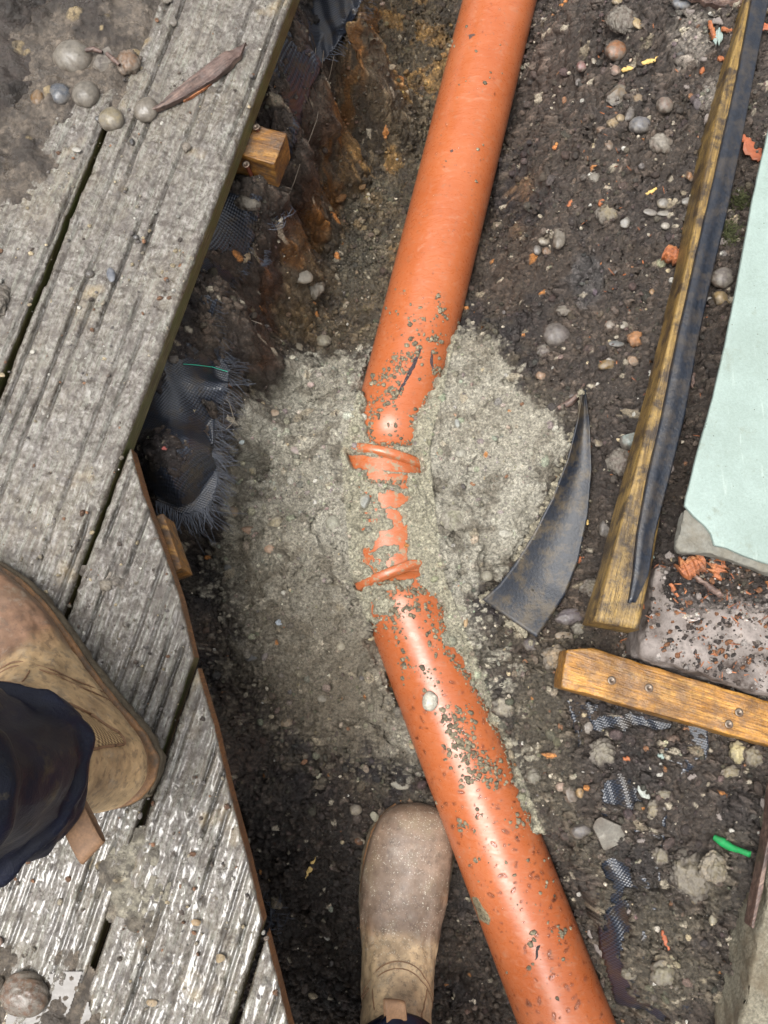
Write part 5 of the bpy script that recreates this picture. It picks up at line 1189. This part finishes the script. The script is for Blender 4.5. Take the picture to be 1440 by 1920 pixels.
for i, (u, v, L, W_, r, lab) in enumerate([(1346, 44, 24, 14, 20, 'white flake highest in the dust by the timber'), (1344, 74, 16, 30, 10, 'tall white flake beside the upright orange splinter'), (1291, 28, 16, 12, 0, 'white flake left of the dark stick'), (1318, 118, 16, 9, 0, 'white flake above the standing orange chip'), (1322, 230, 10, 24, 15, 'narrow white flake left of the yellow timber'), (1355, 455, 22, 15, 0, 'white flake on the black strip near the mint board'), (1257, 882, 20, 10, -60, 'white scrap on the soil at the foot of the strip'), (1218, 1046, 20, 9, -20, 'grey white flake left of the rounder white one'), (1252, 1045, 18, 14, 0, 'rounded white flake below the mortar corner'), (1308, 1119, 9, 15, 0, 'small upright white flake on the dark ground'), (1285, 168, 10, 8, 30, 'small white chip in the dark soil at the upper right'), (1237, 1417, 13, 8, 30, 'white chip under the orange timber'), (1232, 1355, 9, 6, 0, 'tiny white chip just under the orange timber'), (1295, 1456, 17, 9, -20, 'white chip beside the tan lumps at the right'), (1105, 1695, 12, 9, 40, 'white chip left of the lower membrane patch'), (1177, 1707, 9, 9, 0, 'white chip on the lower membrane patch'), (1200, 1575, 14, 8, 0, 'white chip right of the glassy flint'), (1428, 1508, 9, 20, 0, 'white chip by the top of the concrete kerb'), (1345, 1530, 14, 8, 60, 'white chip above the green plastic')]):
    chip('paint_flake', u, v, L, W_, 4, r, 'mint' if i in (1, 7, 11) else 'lime', lab, 'flake', lift=.002, taper=.5)
chip('red_chip', 1087, 1050, 15, 11, 6, -20, 'chip', 'salmon pink chip at the right edge of the black sheet', 'chip')
chip('red_chip', 1177, 1423, 19, 9, 5, 0, 'chip', 'reddish oval chip beside the large flat grey clod', 'chip')
# splinters and crumbs strewn over the dusty ground under the board
dz = lambda x, y: np.maximum(SurfZ(x, y), np.where(psdf(*[np.asarray(q) for q in proj(x, y, -.0885)], [(1205, 1226), (1440, 1300), (1500, 1320), (1500, 1080), (1230, 1060)]) > 0, -.0885, -9))
pp_ = []
for k in range(1500):
    u = RS.uniform(1195, 1450); v = RS.uniform(1050, 1310)
    x_, y_ = P(u, v, -.086); zz = float(dz(np.array([float(x_)]), np.array([float(y_)]))[0]); pp_.append((float(x_), float(y_), zz, .0007+.0030*RS.rand()**3))
pp_ = np.array(pp_); c = np.array([srgb(64, 54, 48), srgb(52, 44, 40), srgb(128, 118, 110), srgb(120, 80, 52), srgb(150, 142, 136), srgb(44, 38, 34)])[RS.randint(0, 6, len(pp_))]*(.6+.6*RS.rand(len(pp_), 1))
crumbs('soil_crumbs', pp_[:, :3], pp_[:, 3], c, M['ground'], 'dark crumbs strewn over the white dusted concrete', 'soil', sub=0)
Vs_ = []; Fs_ = []; Cs_ = []
for k in range(230):
    z1 = k % 3
    u = RS.uniform(1200, 1450) if z1 else RS.uniform(1090, 1330); v = RS.uniform(1050, 1300) if z1 else RS.uniform(0, 900)
    x_, y_ = P(u, v, -.086); x_, y_ = float(x_), float(y_)
    if not z1: x_, y_, zz = hit(u, v)
    else: zz = float(dz(np.array([x_]), np.array([y_]))[0])
    a = RS.rand()*3.14; L = .002+.010*RS.rand()**2; w_ = .0004+.0008*RS.rand(); d = Vector((math.cos(a), math.sin(a), .15*RS.randn())).normalized(); sv_ = Vector((-d.y, d.x, .3*RS.randn())).normalized(); o0 = len(Vs_); p = Vector((x_, y_, zz+.001))
    for e1, e2 in ((-1, .6), (.2, 1), (1, .3)):
        for q1, q2 in ((-1, 0), (0, 1), (1, 0)): Vs_.append(tuple(p+d*L*e1*.5+sv_*w_*q1*e2+Vector((0, 0, w_*q2))))
    for b_ in (0, 3): Fs_ += [(o0+b_, o0+b_+1, o0+b_+4, o0+b_+3), (o0+b_+1, o0+b_+2, o0+b_+5, o0+b_+4)]
o = fast('wood_splinters', np.array(Vs_), np.array(Fs_), M['chip']); tag(o, 'tiny wood splinters littered over the right hand soil', 'splinters', None, 'stuff')
cr_ = []
for k in range(1500):
    t = RS.rand(); q = RS.rand(); i_ = t*(len(bl)-1.001); i0 = int(i_); f_ = i_-i0
    a = [bl[i0][j]+(bl[i0+1][j]-bl[i0][j])*f_ for j in (0, 1)]; b = [br[i0][j]+(br[i0+1][j]-br[i0][j])*f_ for j in (0, 1)]
    if t < .45 and RS.rand() < .5: continue
    za = smooth_z(bl, .020)(a) if False else None
    cr_.append((a[0]+(b[0]-a[0])*q, a[1]+(b[1]-a[1])*q))
me_ = [ob_ for ob_ in bpy.data.objects if ob_.name.startswith('plastic_sheet')][0].data
vv_ = np.array([v.co[:] for v in me_.vertices]); uu_, vv2_ = proj(vv_[:, 0], vv_[:, 1], vv_[:, 2]); pl = []
for (u, v) in cr_:
    k = int(np.argmin((uu_-u)**2+(vv2_-v)**2)); n_ = fbm(np.array([vv_[k, 0]]), np.array([vv_[k, 1]]), 40, 3, 8)[0]
    if n_ > .48: pl.append((vv_[k, 0]+RS.randn()*.001, vv_[k, 1]+RS.randn()*.001, vv_[k, 2]+.0004, .0004+.0014*RS.rand()**3))
for k in range(900):
    t = RS.rand()**.7; i_ = t*(len(bl)-1.001); i0 = int(i_); f_ = i_-i0
    q = (bl[i0][0]+(bl[i0+1][0]-bl[i0][0])*f_+RS.randn()*4-1, bl[i0][1]+(bl[i0+1][1]-bl[i0][1])*f_+RS.randn()*4) if k % 3 else (bl[-1][0]+(br[-1][0]-bl[-1][0])*t+RS.randn()*6, bl[-1][1]+(br[-1][1]-bl[-1][1])*t+RS.randn()*7)
    if fbm(np.array([q[0]]), np.array([q[1]]), .03, 3, 12)[0] < .45: continue
    kk = int(np.argmin((uu_-q[0])**2+(vv2_-q[1])**2)); x_, y_ = P(q[0], q[1], vv_[kk, 2]); pl.append((float(x_), float(y_), vv_[kk, 2]-.001+.001*RS.rand(), .0010+.0034*RS.rand()**2.2))
pl = np.array(pl); c = np.tile(C(146, 138, 118), (len(pl), 1))*(.4+.7*RS.rand(len(pl), 1))
crumbs('sand_spatter', pl[:, :3], pl[:, 3], c, M['ground'], 'sandy grit speckling the curved black plastic', 'sand', flat=.5)
# bark strip on the decking
box_px('bark_strip', [(279, 207), (300, 193), (340, 158), (378, 128), (418, 100), (462, 76), (456, 92), (452, 104), (440, 112), (405, 146), (350, 178), (312, 197)], .009, .007, M['bark'], 'long brown strip of bark lying across the upper decking', 'bark', seg=.004, rough=.003, bev=.001)
box_px('bark_strip', [(333, 186), (352, 172), (392, 152), (420, 126), (414, 142), (384, 166), (346, 188)], .0045, .004, M['chip'], 'thin orange splinter tucked under the bark strip', 'bark', seg=.004, rough=.002, bev=.0007)
for pts, lab in [([(160, 94), (175, 92), (192, 98)], 'short brown root on the mud heap'), ([(200, 100), (213, 112), (224, 122)], 'dark bark bit on the mud heap')]:
    V, F = tube([P3(a, b, .012) for a, b in pts], [.0022, .003, .0018], 8); o = fast('root_piece', np.array([tuple(p) for p in V]), np.array(F), M['bark']); tag(o, lab, 'root')
tw = [hit(a, b) for a, b in ((1045, 768), (1068, 757), (1086, 740), (1094, 722))]
V, F = tube([Vector(p)+Vector((0, 0, .004)) for p in tw], [.003, .0045, .003, .001], 10); o = fast('root_piece', np.array([tuple(p) for p in V]), np.array(F), M['bark']); tag(o, 'curved grey root behind the tip of the black plastic', 'root')
gp = [hit(a, b) for a, b in ((1335, 1568), (1352, 1578), (1368, 1588), (1384, 1593), (1402, 1600))]
V, F = tube([Vector(p)+Vector((0, 0, .005)) for p in gp], [.003, .0052, .0042, .003, .0035], 14); o = fast('plastic_scrap', np.array([tuple(p) for p in V]), np.array(F), M['green']); tag(o, 'bright green twist of plastic near the concrete kerb', 'plastic scrap')
for (cu_, cv_, r_, n_) in [(1384, 380, 14, 260), (1362, 440, 16, 260)]:
    ms = []
    for k in range(n_):
        x, y, h = hit(cu_+RS.randn()*r_*.6, cv_+RS.randn()*r_*.6); a = RS.rand()*6.28; L = .003+.004*RS.rand(); ms.append([Vector((x, y, h)), Vector((x+math.cos(a)*L*.5, y+math.sin(a)*L*.5, h+L*.6)), Vector((x+math.cos(a)*L, y+math.sin(a)*L, h+L*.8))])
    o = tubes('moss', ms, .0005, M['moss'], n=3); tag(o, 'tuft of green moss in the gap %s the mint board' % ('higher beside' if cv_ < 400 else 'lower beside'), 'moss', None, 'stuff')
# ------------------------------------------------------------------ mud heap on the decking and loose bits
def mudheap(name, poly, hgt, colr, label, seed, soft=60, zb=.0, patchy=.5, colr2=None):
    step = .0018
    pts = [P3(p[0], p[1], 0) for p in poly]; A_, B_ = np.meshgrid(np.arange(min(p.x for p in pts)-.01, max(p.x for p in pts)+.01, step), np.arange(min(p.y for p in pts)-.01, max(p.y for p in pts)+.01, step))
    u, v = proj(A_, B_, 0.0); u = u+70*(fbm(A_, B_, 18, 4, seed)-.5)+30*(fbm(A_, B_, 60, 3, seed+1)-.5); v = v+70*(fbm(A_, B_, 18, 4, seed+2)-.5)
    d = psdf(u, v, poly); k = ss(-5, soft, d); n_ = fbm(A_, B_, 30, 4, seed+3); c1, i1 = cells(A_, B_, .009, seed+4, .85); c2, i2 = cells(A_, B_, .02, seed+9, .45)
    Zh = -.004+k*hgt*(.35+1.3*ss(.35, .7, n_)*patchy+.3)+(c1*.009*.55+c2*.02*.5)*ss(0, 20, d)*ss(.3, .5, n_)+.003*(fbm(A_, B_, 120, 3, seed+6)-.5)
    F = grid_faces(A_.shape[1], A_.shape[0]); keep = (d.ravel()[F] > -12).any(1); F = F[keep]; used = np.unique(F); re = -np.ones(A_.size, int); re[used] = np.arange(len(used))
    V = np.stack([A_, B_, Zh], -1).reshape(-1, 3)[used]; cc = np.tile(srgb(*colr), (A_.size, 1)).reshape(A_.shape+(3,))
    cc = lay(cc, ss(.45, .65, n_), C(*(colr2 or (78, 70, 62)))); cc = cc*(.75+.5*i1)[..., None]; cc = lay(cc, ((i2 > .8) & (c2 > .2))*.6, C(150, 132, 98))
    o = fast(name, V, re[F], M['mud'], col=cc.reshape(-1, 3)[used]); tag(o, label, 'mud', None, 'stuff'); return A_, B_, Zh, d
mudheap('mud', [(-80, -60), (300, -60), (282, 60), (262, 120), (235, 185), (150, 215), (95, 260), (110, 330), (60, 400), (-80, 430)], .010, (98, 88, 77), 'heap of trodden grey mud and stones over the upper left decking', 100, colr2=(52, 44, 38))
mudheap('mud', [(-80, -60), (110, -60), (95, 40), (60, 90), (90, 150), (40, 200), (-10, 290), (-80, 300)], .022, (58, 49, 43), 'dark crumbly soil heaped in the top left corner of the decking', 300, soft=50, colr2=(40, 34, 30))
mudheap('mud', [(150, 1080), (210, 1060), (270, 1090), (255, 1125), (190, 1120)], .005, (130, 122, 112), 'mud lumps on the angled cut decking board', 200, soft=20)
mudheap('mud', [(170, 1600), (260, 1560), (330, 1590), (330, 1700), (270, 1790), (200, 1740)], .004, (142, 136, 120), 'pale mud scum on the glossy wet boards', 230, soft=30, colr2=(100, 92, 80))
mudheap('mud', [(-80, 1760), (60, 1780), (140, 1760), (200, 1900), (300, 1980), (-80, 1990)], .006, (96, 86, 74), 'dark mud around the puddle stone at the lower left', 260, soft=30)
def puddle(poly, z, label, seed):
    pts = [P3(p[0], p[1], 0) for p in poly]; step = .0009
    A_, B_ = np.meshgrid(np.arange(min(p.x for p in pts)-.01, max(p.x for p in pts)+.01, step), np.arange(min(p.y for p in pts)-.01, max(p.y for p in pts)+.01, step))
    u, v = proj(A_, B_, 0.0); d = psdf(u+50*(fbm(A_, B_, 24, 4, seed)-.5), v+50*(fbm(A_, B_, 24, 4, seed+3)-.5), poly); du, dv_ = to_dk(A_, B_); ok = d > 0
    inb = np.zeros(A_.shape, bool)
    for (b0, b1, ue) in boards: inb |= (dv_ > b0+.003) & (dv_ < b1-.003)
    ok &= inb & (du < np.interp(dv_, cv, cu)-.004); F = grid_faces(A_.shape[1], A_.shape[0]); keep = ok.ravel()[F].all(1); F = F[keep]; used = np.unique(F); re = -np.ones(A_.size, int); re[used] = np.arange(len(used))
    V = np.stack([A_, B_, np.full(A_.shape, z)], -1).reshape(-1, 3)[used]; o = fast('puddle', V, re[F], M['puddle']); tag(o, label, 'puddle', None, 'stuff')
puddle([(20, 1850), (150, 1820), (170, 1900), (120, 1960), (0, 1960)], .0022, 'puddle around the large brown stone at the lower left', 41)
puddle([(230, 190), (290, 190), (285, 225), (235, 222)], .0006, 'small puddle beside the rust brown pebble', 43)
x = []; 
for k in range(3600):
    u = RS.uniform(-20, 560); v = RS.uniform(-20, 1940); px_, py_ = P(u, v, 0.0)
    if not on_deck(float(px_), float(py_)): continue
    if float(fbm(np.array([float(px_)]), np.array([float(py_)]), 16, 3, 9)[0]) < RS.uniform(.3, .75): continue
    x.append((float(px_), float(py_), 0.0, .0005+.0022*RS.rand()**3.5))
x = np.array(x); c = pc[RS.randint(0, 6, len(x))]*(.35+.6*RS.rand(len(x), 1))
crumbs('grit', x[:, :3], x[:, 3], c, M['ground'], 'grit and mud specks strewn over the decking boards', 'grit', sub=1, jag=.12, wetv=.7)
# ------------------------------------------------------------------ person: boots and trousers
RG = [((.3005, .026), (.302, .030), .003), ((.297, .018), (.2985, .042), .024), ((.286, .014), (.289, .054), .038), ((.268, .012), (.271, .062), .0465), ((.235, .012), (.236, .068), .051), ((.20, .012), (.198, .072), .0505),
      ((.16, .012), (.166, .084), .046), ((.112, .012), (.144, .104), .0405), ((.062, .012), (.130, .124), .0390), ((.022, .016), (.122, .140), .0390), ((.004, .042), (.118, .153), .039), ((.006, .080), (.117, .162), .041), ((.008, .115), (.117, .168), .043), ((.008, .142), (.118, .172), .0445), ((.008, .152), (.119, .175), .045)]
rb = np.array([r[0] for r in RG]); rf = np.array([r[1] for r in RG]); rw = np.array([r[2] for r in RG])
def cr(arr, t):
    n = len(arr); i = np.clip(np.floor(t).astype(int), 0, n-2); f = (t-i); g = lambda k: arr[np.clip(i+k, 0, n-1)]
    f_ = f if arr.ndim == 1 else f[..., None]
    a, b, c_, d = g(-1), g(0), g(1), g(2)
    return .5*(2*b+(c_-a)*f_+(2*a-5*b+4*c_-d)*f_**2+(3*b-3*c_+d-a)*f_**3)
LEAN = [0.0, 0.0]
def bootS(t, ph, off=0.0, toe_in=.010):
    t = np.asarray(t, float); ph = np.asarray(ph, float)
    b = cr(rb, t); f = cr(rf, t); w_ = np.clip(cr(rw, t), .001, 1)
    c_ = (b+f)/2; A_ = (f-b)/2; L = np.hypot(A_[..., 0], A_[..., 1])+1e-6; e = 2/2.35
    cs, sn = np.cos(ph), np.sin(ph); cp = np.sign(cs)*np.abs(cs)**e; sp = np.sign(sn)*np.abs(sn)**e
    k = (L+off)/L; x = c_[..., 0]+A_[..., 0]*cp*k; z = c_[..., 1]+A_[..., 1]*cp*k; y = (w_+off)*sp
    wr = .0016*(fbm(t*1.0+ph*.3, ph*2.2, 1.6, 4, 71)-.5)*np.clip(t-3, 0, 3); y = y+wr*np.sign(sp); z = z+wr*.8
    y = y+toe_in*np.clip((x-.10)/.2, 0, 1)**2-.004*np.sin(np.clip(x/.3, 0, 1)*3.14)
    k2 = np.clip(z-.05, 0, 1); x = x+LEAN[0]*k2; y = y+LEAN[1]*k2
    return np.stack([x, y, z], -1)
def outline(n, grow=0.0, toe_in=.010):
    xs_ = np.linspace(0, 1, n)
    xx = -.001-grow+(.311+2*grow)*(1-np.cos(xs_*math.pi))/2
    hw = np.interp(xx, [-.001, .004, .014, .04, .08, .12, .16, .2, .235, .265, .288, .302, .310], [.0, .018, .031, .037, .037, .0395, .0465, .053, .0545, .0505, .040, .024, .0])+grow*.9
    hw[0] = hw[-1] = 0.0
    yc = toe_in*np.clip((xx-.10)/.2, 0, 1)**2-.004*np.sin(np.clip(xx/.3, 0, 1)*3.14)
    return [(a, b+c_) for a, b, c_ in zip(xx, hw, yc)]+[(a, -b+c_) for a, b, c_ in list(zip(xx, hw, yc))[::-1][1:-1]]
def make_boot(side, parent, loc, ang, label, toe=(104, 80, 62), tan=(170, 134, 94), spk=0.0, gr=(1,), tab=('back',), low=(92, 80, 66), front=None, scl=1.0, lean=(0, 0)):
    LEAN[0] = (lean[0]*math.cos(ang)+lean[1]*math.sin(ang))/scl; LEAN[1] = (-lean[0]*math.sin(ang)+lean[1]*math.cos(ang))*side/scl
    r = empty('boot', loc, ang); r.parent = parent; r.scale = (scl, scl*1.02, 1); r['label'] = label
    if parent: r.matrix_parent_inverse = parent.matrix_basis.inverted()
    nt_, npz = 170, 120; T_, PH = np.meshgrid(np.linspace(0, len(RG)-1, nt_), np.linspace(0, 2*math.pi, npz, endpoint=False), indexing='ij')
    V = bootS(T_, PH); V[..., 1] *= side
    Vi = bootS(np.linspace(len(RG)-1, len(RG)-1, 1)[:, None]*np.ones((1, npz)), PH[:1], -.004); Vi[..., 1] *= side; Vd = Vi.copy(); Vd[..., 2] -= .05
    n = V.reshape(-1, 3); allv = np.concatenate([n, Vi.reshape(-1, 3), Vd.reshape(-1, 3)])
    i = np.arange(npz)[None]+np.arange(nt_+1)[:, None]*npz; j = (np.arange(npz)+1) % npz+np.arange(nt_+1)[:, None]*npz
    F = np.stack([i.ravel(), j.ravel(), (j+npz).ravel(), (i+npz).ravel()], 1)
    if side > 0: F = F[:, ::-1]
    x_, z_ = allv[:, 0], allv[:, 2]; yy = allv[:, 1]*side
    cc = np.tile(srgb(*tan), (len(allv), 1))
    bd = .150+.10*(z_-.05)-.5*np.abs(yy)*0; bd = .158-.28*np.clip(.07-z_, 0, .07)
    mt = ss(bd-.012, bd+.010, x_+.03*(fbm(x_, yy, 40, 3, 33)-.5)); cc = cc*(1-mt[:, None])+np.array(srgb(*toe))*mt[:, None]
    nn = fbm(x_*1+z_, yy+z_*.6, 26, 4, 5); cc = cc*(.72+.56*nn)[:, None]
    m2 = ss(.62, .78, fbm(x_, yy, 18, 3, 15))*mt; cc = cc*(1-m2[:, None]*.6)+np.array(srgb(138, 98, 64))*m2[:, None]*.6
    lo_ = ss(.045, .018, z_+.012*(nn-.5)); cc = cc*(1-lo_[:, None]*.8)+np.array(srgb(*low))*lo_[:, None]*.8
    if spk: t2 = ss(.285, .30, x_)*.0; 
    fast('upper', allv, F, M['leather'], r, col=cc, extra={'spk': spk*ss(.09, .15, x_)})
    # welt and outsole
    for nm, grow, z0, z1, mt_ in (('welt', -.0015, .0135, .0215, M['welt']), ('sole', .0015, 0, .0135, M['sole'])):
        ol = outline(70, grow); m = len(ol); V = []
        prof = [(.0, z0, -.004), (0, z0+.0006, -.001), (0, z0+.003, 0), (0, z1-.002, .0), (0, z1-.0004, -.0012), (0, z1, -.004), (0, z1, -.014)]
        if nm == 'welt': prof.append((0, z1-.001, -.02))
        for (_, zz, g) in prof:
            o2 = outline(70, grow+g)
            for k_, (a, b) in enumerate(o2): 
                q = .0012*(float(vn(np.array([a*1.]), np.array([b*1.+zz]), 160, 4)[0])-.5)*(1.6 if nm == 'sole' else .7); V.append((a+q, (b+q)*side, zz+q))
        F = []
        for a in range(len(prof)-1):
            for k_ in range(m): F.append((a*m+k_, a*m+(k_+1) % m, (a+1)*m+(k_+1) % m, (a+1)*m+k_) if side > 0 else (a*m+(k_+1) % m, a*m+k_, (a+1)*m+k_, (a+1)*m+(k_+1) % m))
        F.append(tuple(range(m-1, -1, -1)) if side > 0 else tuple(range(m)))
        py(nm, V, F, mt_, r, smooth=True)
    # elastic gussets
    for sg in (1, -1):
        tt, pp = np.meshgrid(np.linspace(10.3, 14, 34), np.linspace(-1, 1, 26), indexing='ij')
        half = .30+.10*(tt-10.3)/3.7; edge_ = 1-.6*np.clip((10.75-tt)/.45, 0, 1)**2
        ph_ = sg*(math.pi/2+.12+pp*half*1.25*edge_); V = bootS(tt, ph_, .0009); V[..., 1] *= side
        F = grid_faces(26, 34); d_ = np.linalg.norm(V[:, 13]-V[:1, 13], axis=-1)
        F = F if sg*side < 0 else F[:, ::-1]
        fast('elastic_gusset', V.reshape(-1, 3), F, M['gusset'], r, extra={'wu': np.repeat(d_, 26), 'wv': (pp*half*.05).ravel()})
        bt = np.concatenate([np.stack([tt[:, 0], ph_[:, 0]], 1)[::-1], np.stack([tt[0], ph_[0]], 1), np.stack([tt[:, -1], ph_[:, -1]], 1)])
        sp_ = bootS(bt[:, 0], bt[:, 1], .0012); sp_[:, 1] *= side; tubes('gusset_piping', [[Vector(p) for p in sp_]], .0014, M['tab'], r, n=6)
    # seams: vamp line, collar binding, heel counter
    def seam(tp, rad, mat='tab', off=.0004):
        a = np.array(tp, float); t = np.linspace(0, len(a)-1, 50); q = np.stack([cr(a[:, 0], t), cr(a[:, 1], t)], 1); s3 = bootS(q[:, 0], q[:, 1], off); s3[:, 1] *= side
        return [Vector(p) for p in s3]
    ph0 = [-1.9, -1.5, -1.1, -.7, -.35, 0, .35, .7, 1.1, 1.5, 1.9]
    tubes('vamp_seam', [seam([(8.2-1.5*math.cos(p)**2*.9-.2, p) for p in ph0], 1), seam([(8.45-1.5*math.cos(p)**2*.9-.2, p) for p in ph0], 1)], .0007, M['tab'], r, n=5)
    tubes('heel_seam', [seam([(8.3, 2.2), (9.6, 2.45), (10.1, 2.8), (10.2, 3.14), (10.1, 3.48), (9.6, 3.83), (8.3, 4.08)], 1)], .0008, M['tab'], r, n=5)
    tubes('side_seam', [seam([(7.6, .75), (9, .62), (11, .55), (13.9, .6)], 1), seam([(7.6, -.75), (9, -.62), (11, -.55), (13.9, -.6)], 1)], .0008, M['tab'], r, n=5)
    ring_ = bootS(np.full(80, 13.95), np.linspace(0, 2*math.pi, 80), .0008); ring_[:, 1] *= side
    tubes('collar_binding', [[Vector(p) for p in ring_]], .0022, M['tab'], r, n=8)
    for tb_ in tab:
        if tb_ == 'back': base = Vector((.012, 0, .142)); d = Vector((-.9, .2*side, .12)).normalized(); sdv = Vector((0, 1, 0))
        else: base = Vector((.114, -.006*side, .168)); d = Vector((.9, -.12*side, .30)).normalized(); sdv = Vector((.12, 1, .3)).normalized()
        base = base+Vector((LEAN[0]*(base.z-.05), LEAN[1]*(base.z-.05)*side, 0)); V = []; W_ = .0115; nn_ = 14
        path = [(t * .042, .003+.002*math.sin(t*3.14)) for t in np.linspace(0, 1, nn_//2)]+[(.042*(1-t), -.003-.001*math.sin(t*3.14)) for t in np.linspace(0, 1, nn_//2)]
        nz = d.cross(sdv).normalized()
        for (a, b) in path:
            for s2 in np.linspace(-1, 1, 5): V.append(tuple(base+d*a+nz*(b+.0012*s2*s2)+sdv*(W_*s2)))
        o = fast('pull_tab', np.array(V), grid_faces(5, len(path)), M['tab'], r); md = o.modifiers.new('t', 'SOLIDIFY'); md.thickness = .0016; md = o.modifiers.new('s', 'SUBSURF'); md.levels = md.render_levels = 1
    return r
person = empty('person', P3(745, 1900, -.345)); tag(person, 'person in navy work trousers and muddy tan boots, standing half in the trench', 'person')
bpy.context.view_layer.update()
def ang_px(a, b, z): p, q = P3(*a, z), P3(*b, z); return math.atan2(q.y-p.y, q.x-p.x)
hl = P3(284, 1486, 0.0); make_boot(1, person, (hl.x, hl.y, .003), ang_px((284, 1486), (-60, 1120), 0), 'boot planted on the decking, pointing to the upper left', toe=(114, 86, 66), tan=(176, 148, 110), low=(110, 100, 84), tab=('back',), lean=(-.20, -.02))
hr = P3(738, 2000, -.342); make_boot(-1, person, (hr.x, hr.y, -.345), ang_px((738, 1965), (764, 1530), -.345), 'boot standing in the trench, toe touching the sand', toe=(116, 97, 82), tan=(174, 150, 118), spk=1.0, low=(86, 76, 64), tab=('front',), scl=1.05, lean=(0, -.26))
def trouser(pathr, seed):
    P_ = np.array([p[:3] for p in pathr], float); Rr = np.array([p[3:5] for p in pathr], float); n = 120; m = 110
    t = np.linspace(0, len(P_)-1, n); c_ = cr(P_, t); rr = cr(Rr, t); V = []
    for i in range(n):
        tg = c_[min(i+1, n-1)]-c_[max(i-1, 0)]; tg /= np.linalg.norm(tg); a = np.cross(tg, [0.2, 1, 0]); a /= np.linalg.norm(a); b = np.cross(a, tg)
        an = np.arange(m)*2*math.pi/m; L = t[i]*.16
        f = .010*(np.sin(3*an+2.2*np.sin(L*9+seed))*.5+fbm(np.cos(an)*.5+L*3.0, np.sin(an)*.5+seed, 3.2, 4, int(seed*10))*2.4-1.2)
        f += .011*np.maximum(0, np.sin(L*30+2.4*np.sin(an+seed)+an))**4*ss(.15, .8, t[i])*(1-ss(2.6, 3.4, t[i]))
        f *= (.35+.65*ss(0, .5, t[i]))*(1-ss(len(P_)-2.4, len(P_)-1.8, t[i]))
        V.append(c_[i]+np.outer(np.cos(an)*(rr[i, 0]+f), a)+np.outer(np.sin(an)*(rr[i, 1]+f), b))
    inn = []
    for k, (s_1, dz) in enumerate(((.985, .0), (.95, .004), (.93, .03))):
        q = V[0]-c_[0]; inn.append(c_[0]+q*s_1+np.array([0, 0, dz]))
    V = inn[::-1]+V; V = np.concatenate(V); k = n+3
    i = np.arange(m)[None]+np.arange(k-1)[:, None]*m; j = (np.arange(m)+1) % m+np.arange(k-1)[:, None]*m
    return V, np.stack([i.ravel(), j.ravel(), (j+m).ravel(), (i+m).ravel()], 1)
_d1 = Vector((math.cos(ang_px((284, 1486), (-60, 1120), 0)), math.sin(ang_px((284, 1486), (-60, 1120), 0)), 0)); h1 = Vector((hl.x, hl.y, 0))+_d1*.076
print('HEM1', proj(h1.x, h1.y, .14))
Va, Fa_ = trouser([(h1.x-.014, h1.y-.020, .150, .063, .062), (h1.x-.018, h1.y-.021, .19, .067, .065), (h1.x-.018, h1.y-.016, .24, .070, .066), (h1.x-.03, h1.y-.012, .34, .074, .072), (h1.x-.035, h1.y-.02, .42, .078, .076), (h1.x-.035, h1.y-.03, .44, .05, .05), (h1.x-.035, h1.y-.03, .442, .003, .003)], 1.3)
_d2 = Vector((math.cos(ang_px((738, 2000), (764, 1530), -.345)), math.sin(ang_px((738, 2000), (764, 1530), -.345)), 0)); h2 = Vector((hr.x, hr.y, 0))+_d2*.066
print('HEM2', proj(h2.x, h2.y, -.2))
Vb, Fb_ = trouser([(h2.x+.002, h2.y-.020, -.205, .060, .064), (h2.x, h2.y-.032, -.15, .064, .066), (h2.x, h2.y-.05, -.08, .066, .066), (h2.x, h2.y-.07, .02, .07, .07), (h2.x+.01, h2.y-.08, .12, .075, .078), (h2.x+.01, h2.y-.14, .3, .08, .085), (h2.x+.01, h2.y-.15, .33, .05, .05), (h2.x+.01, h2.y-.15, .332, .003, .003)], 4.1)
o = fast('trousers', np.concatenate([Va, Vb]), np.concatenate([Fa_, Fb_+len(Va)]), M['navy'], person); o.matrix_parent_inverse = person.matrix_basis.inverted()
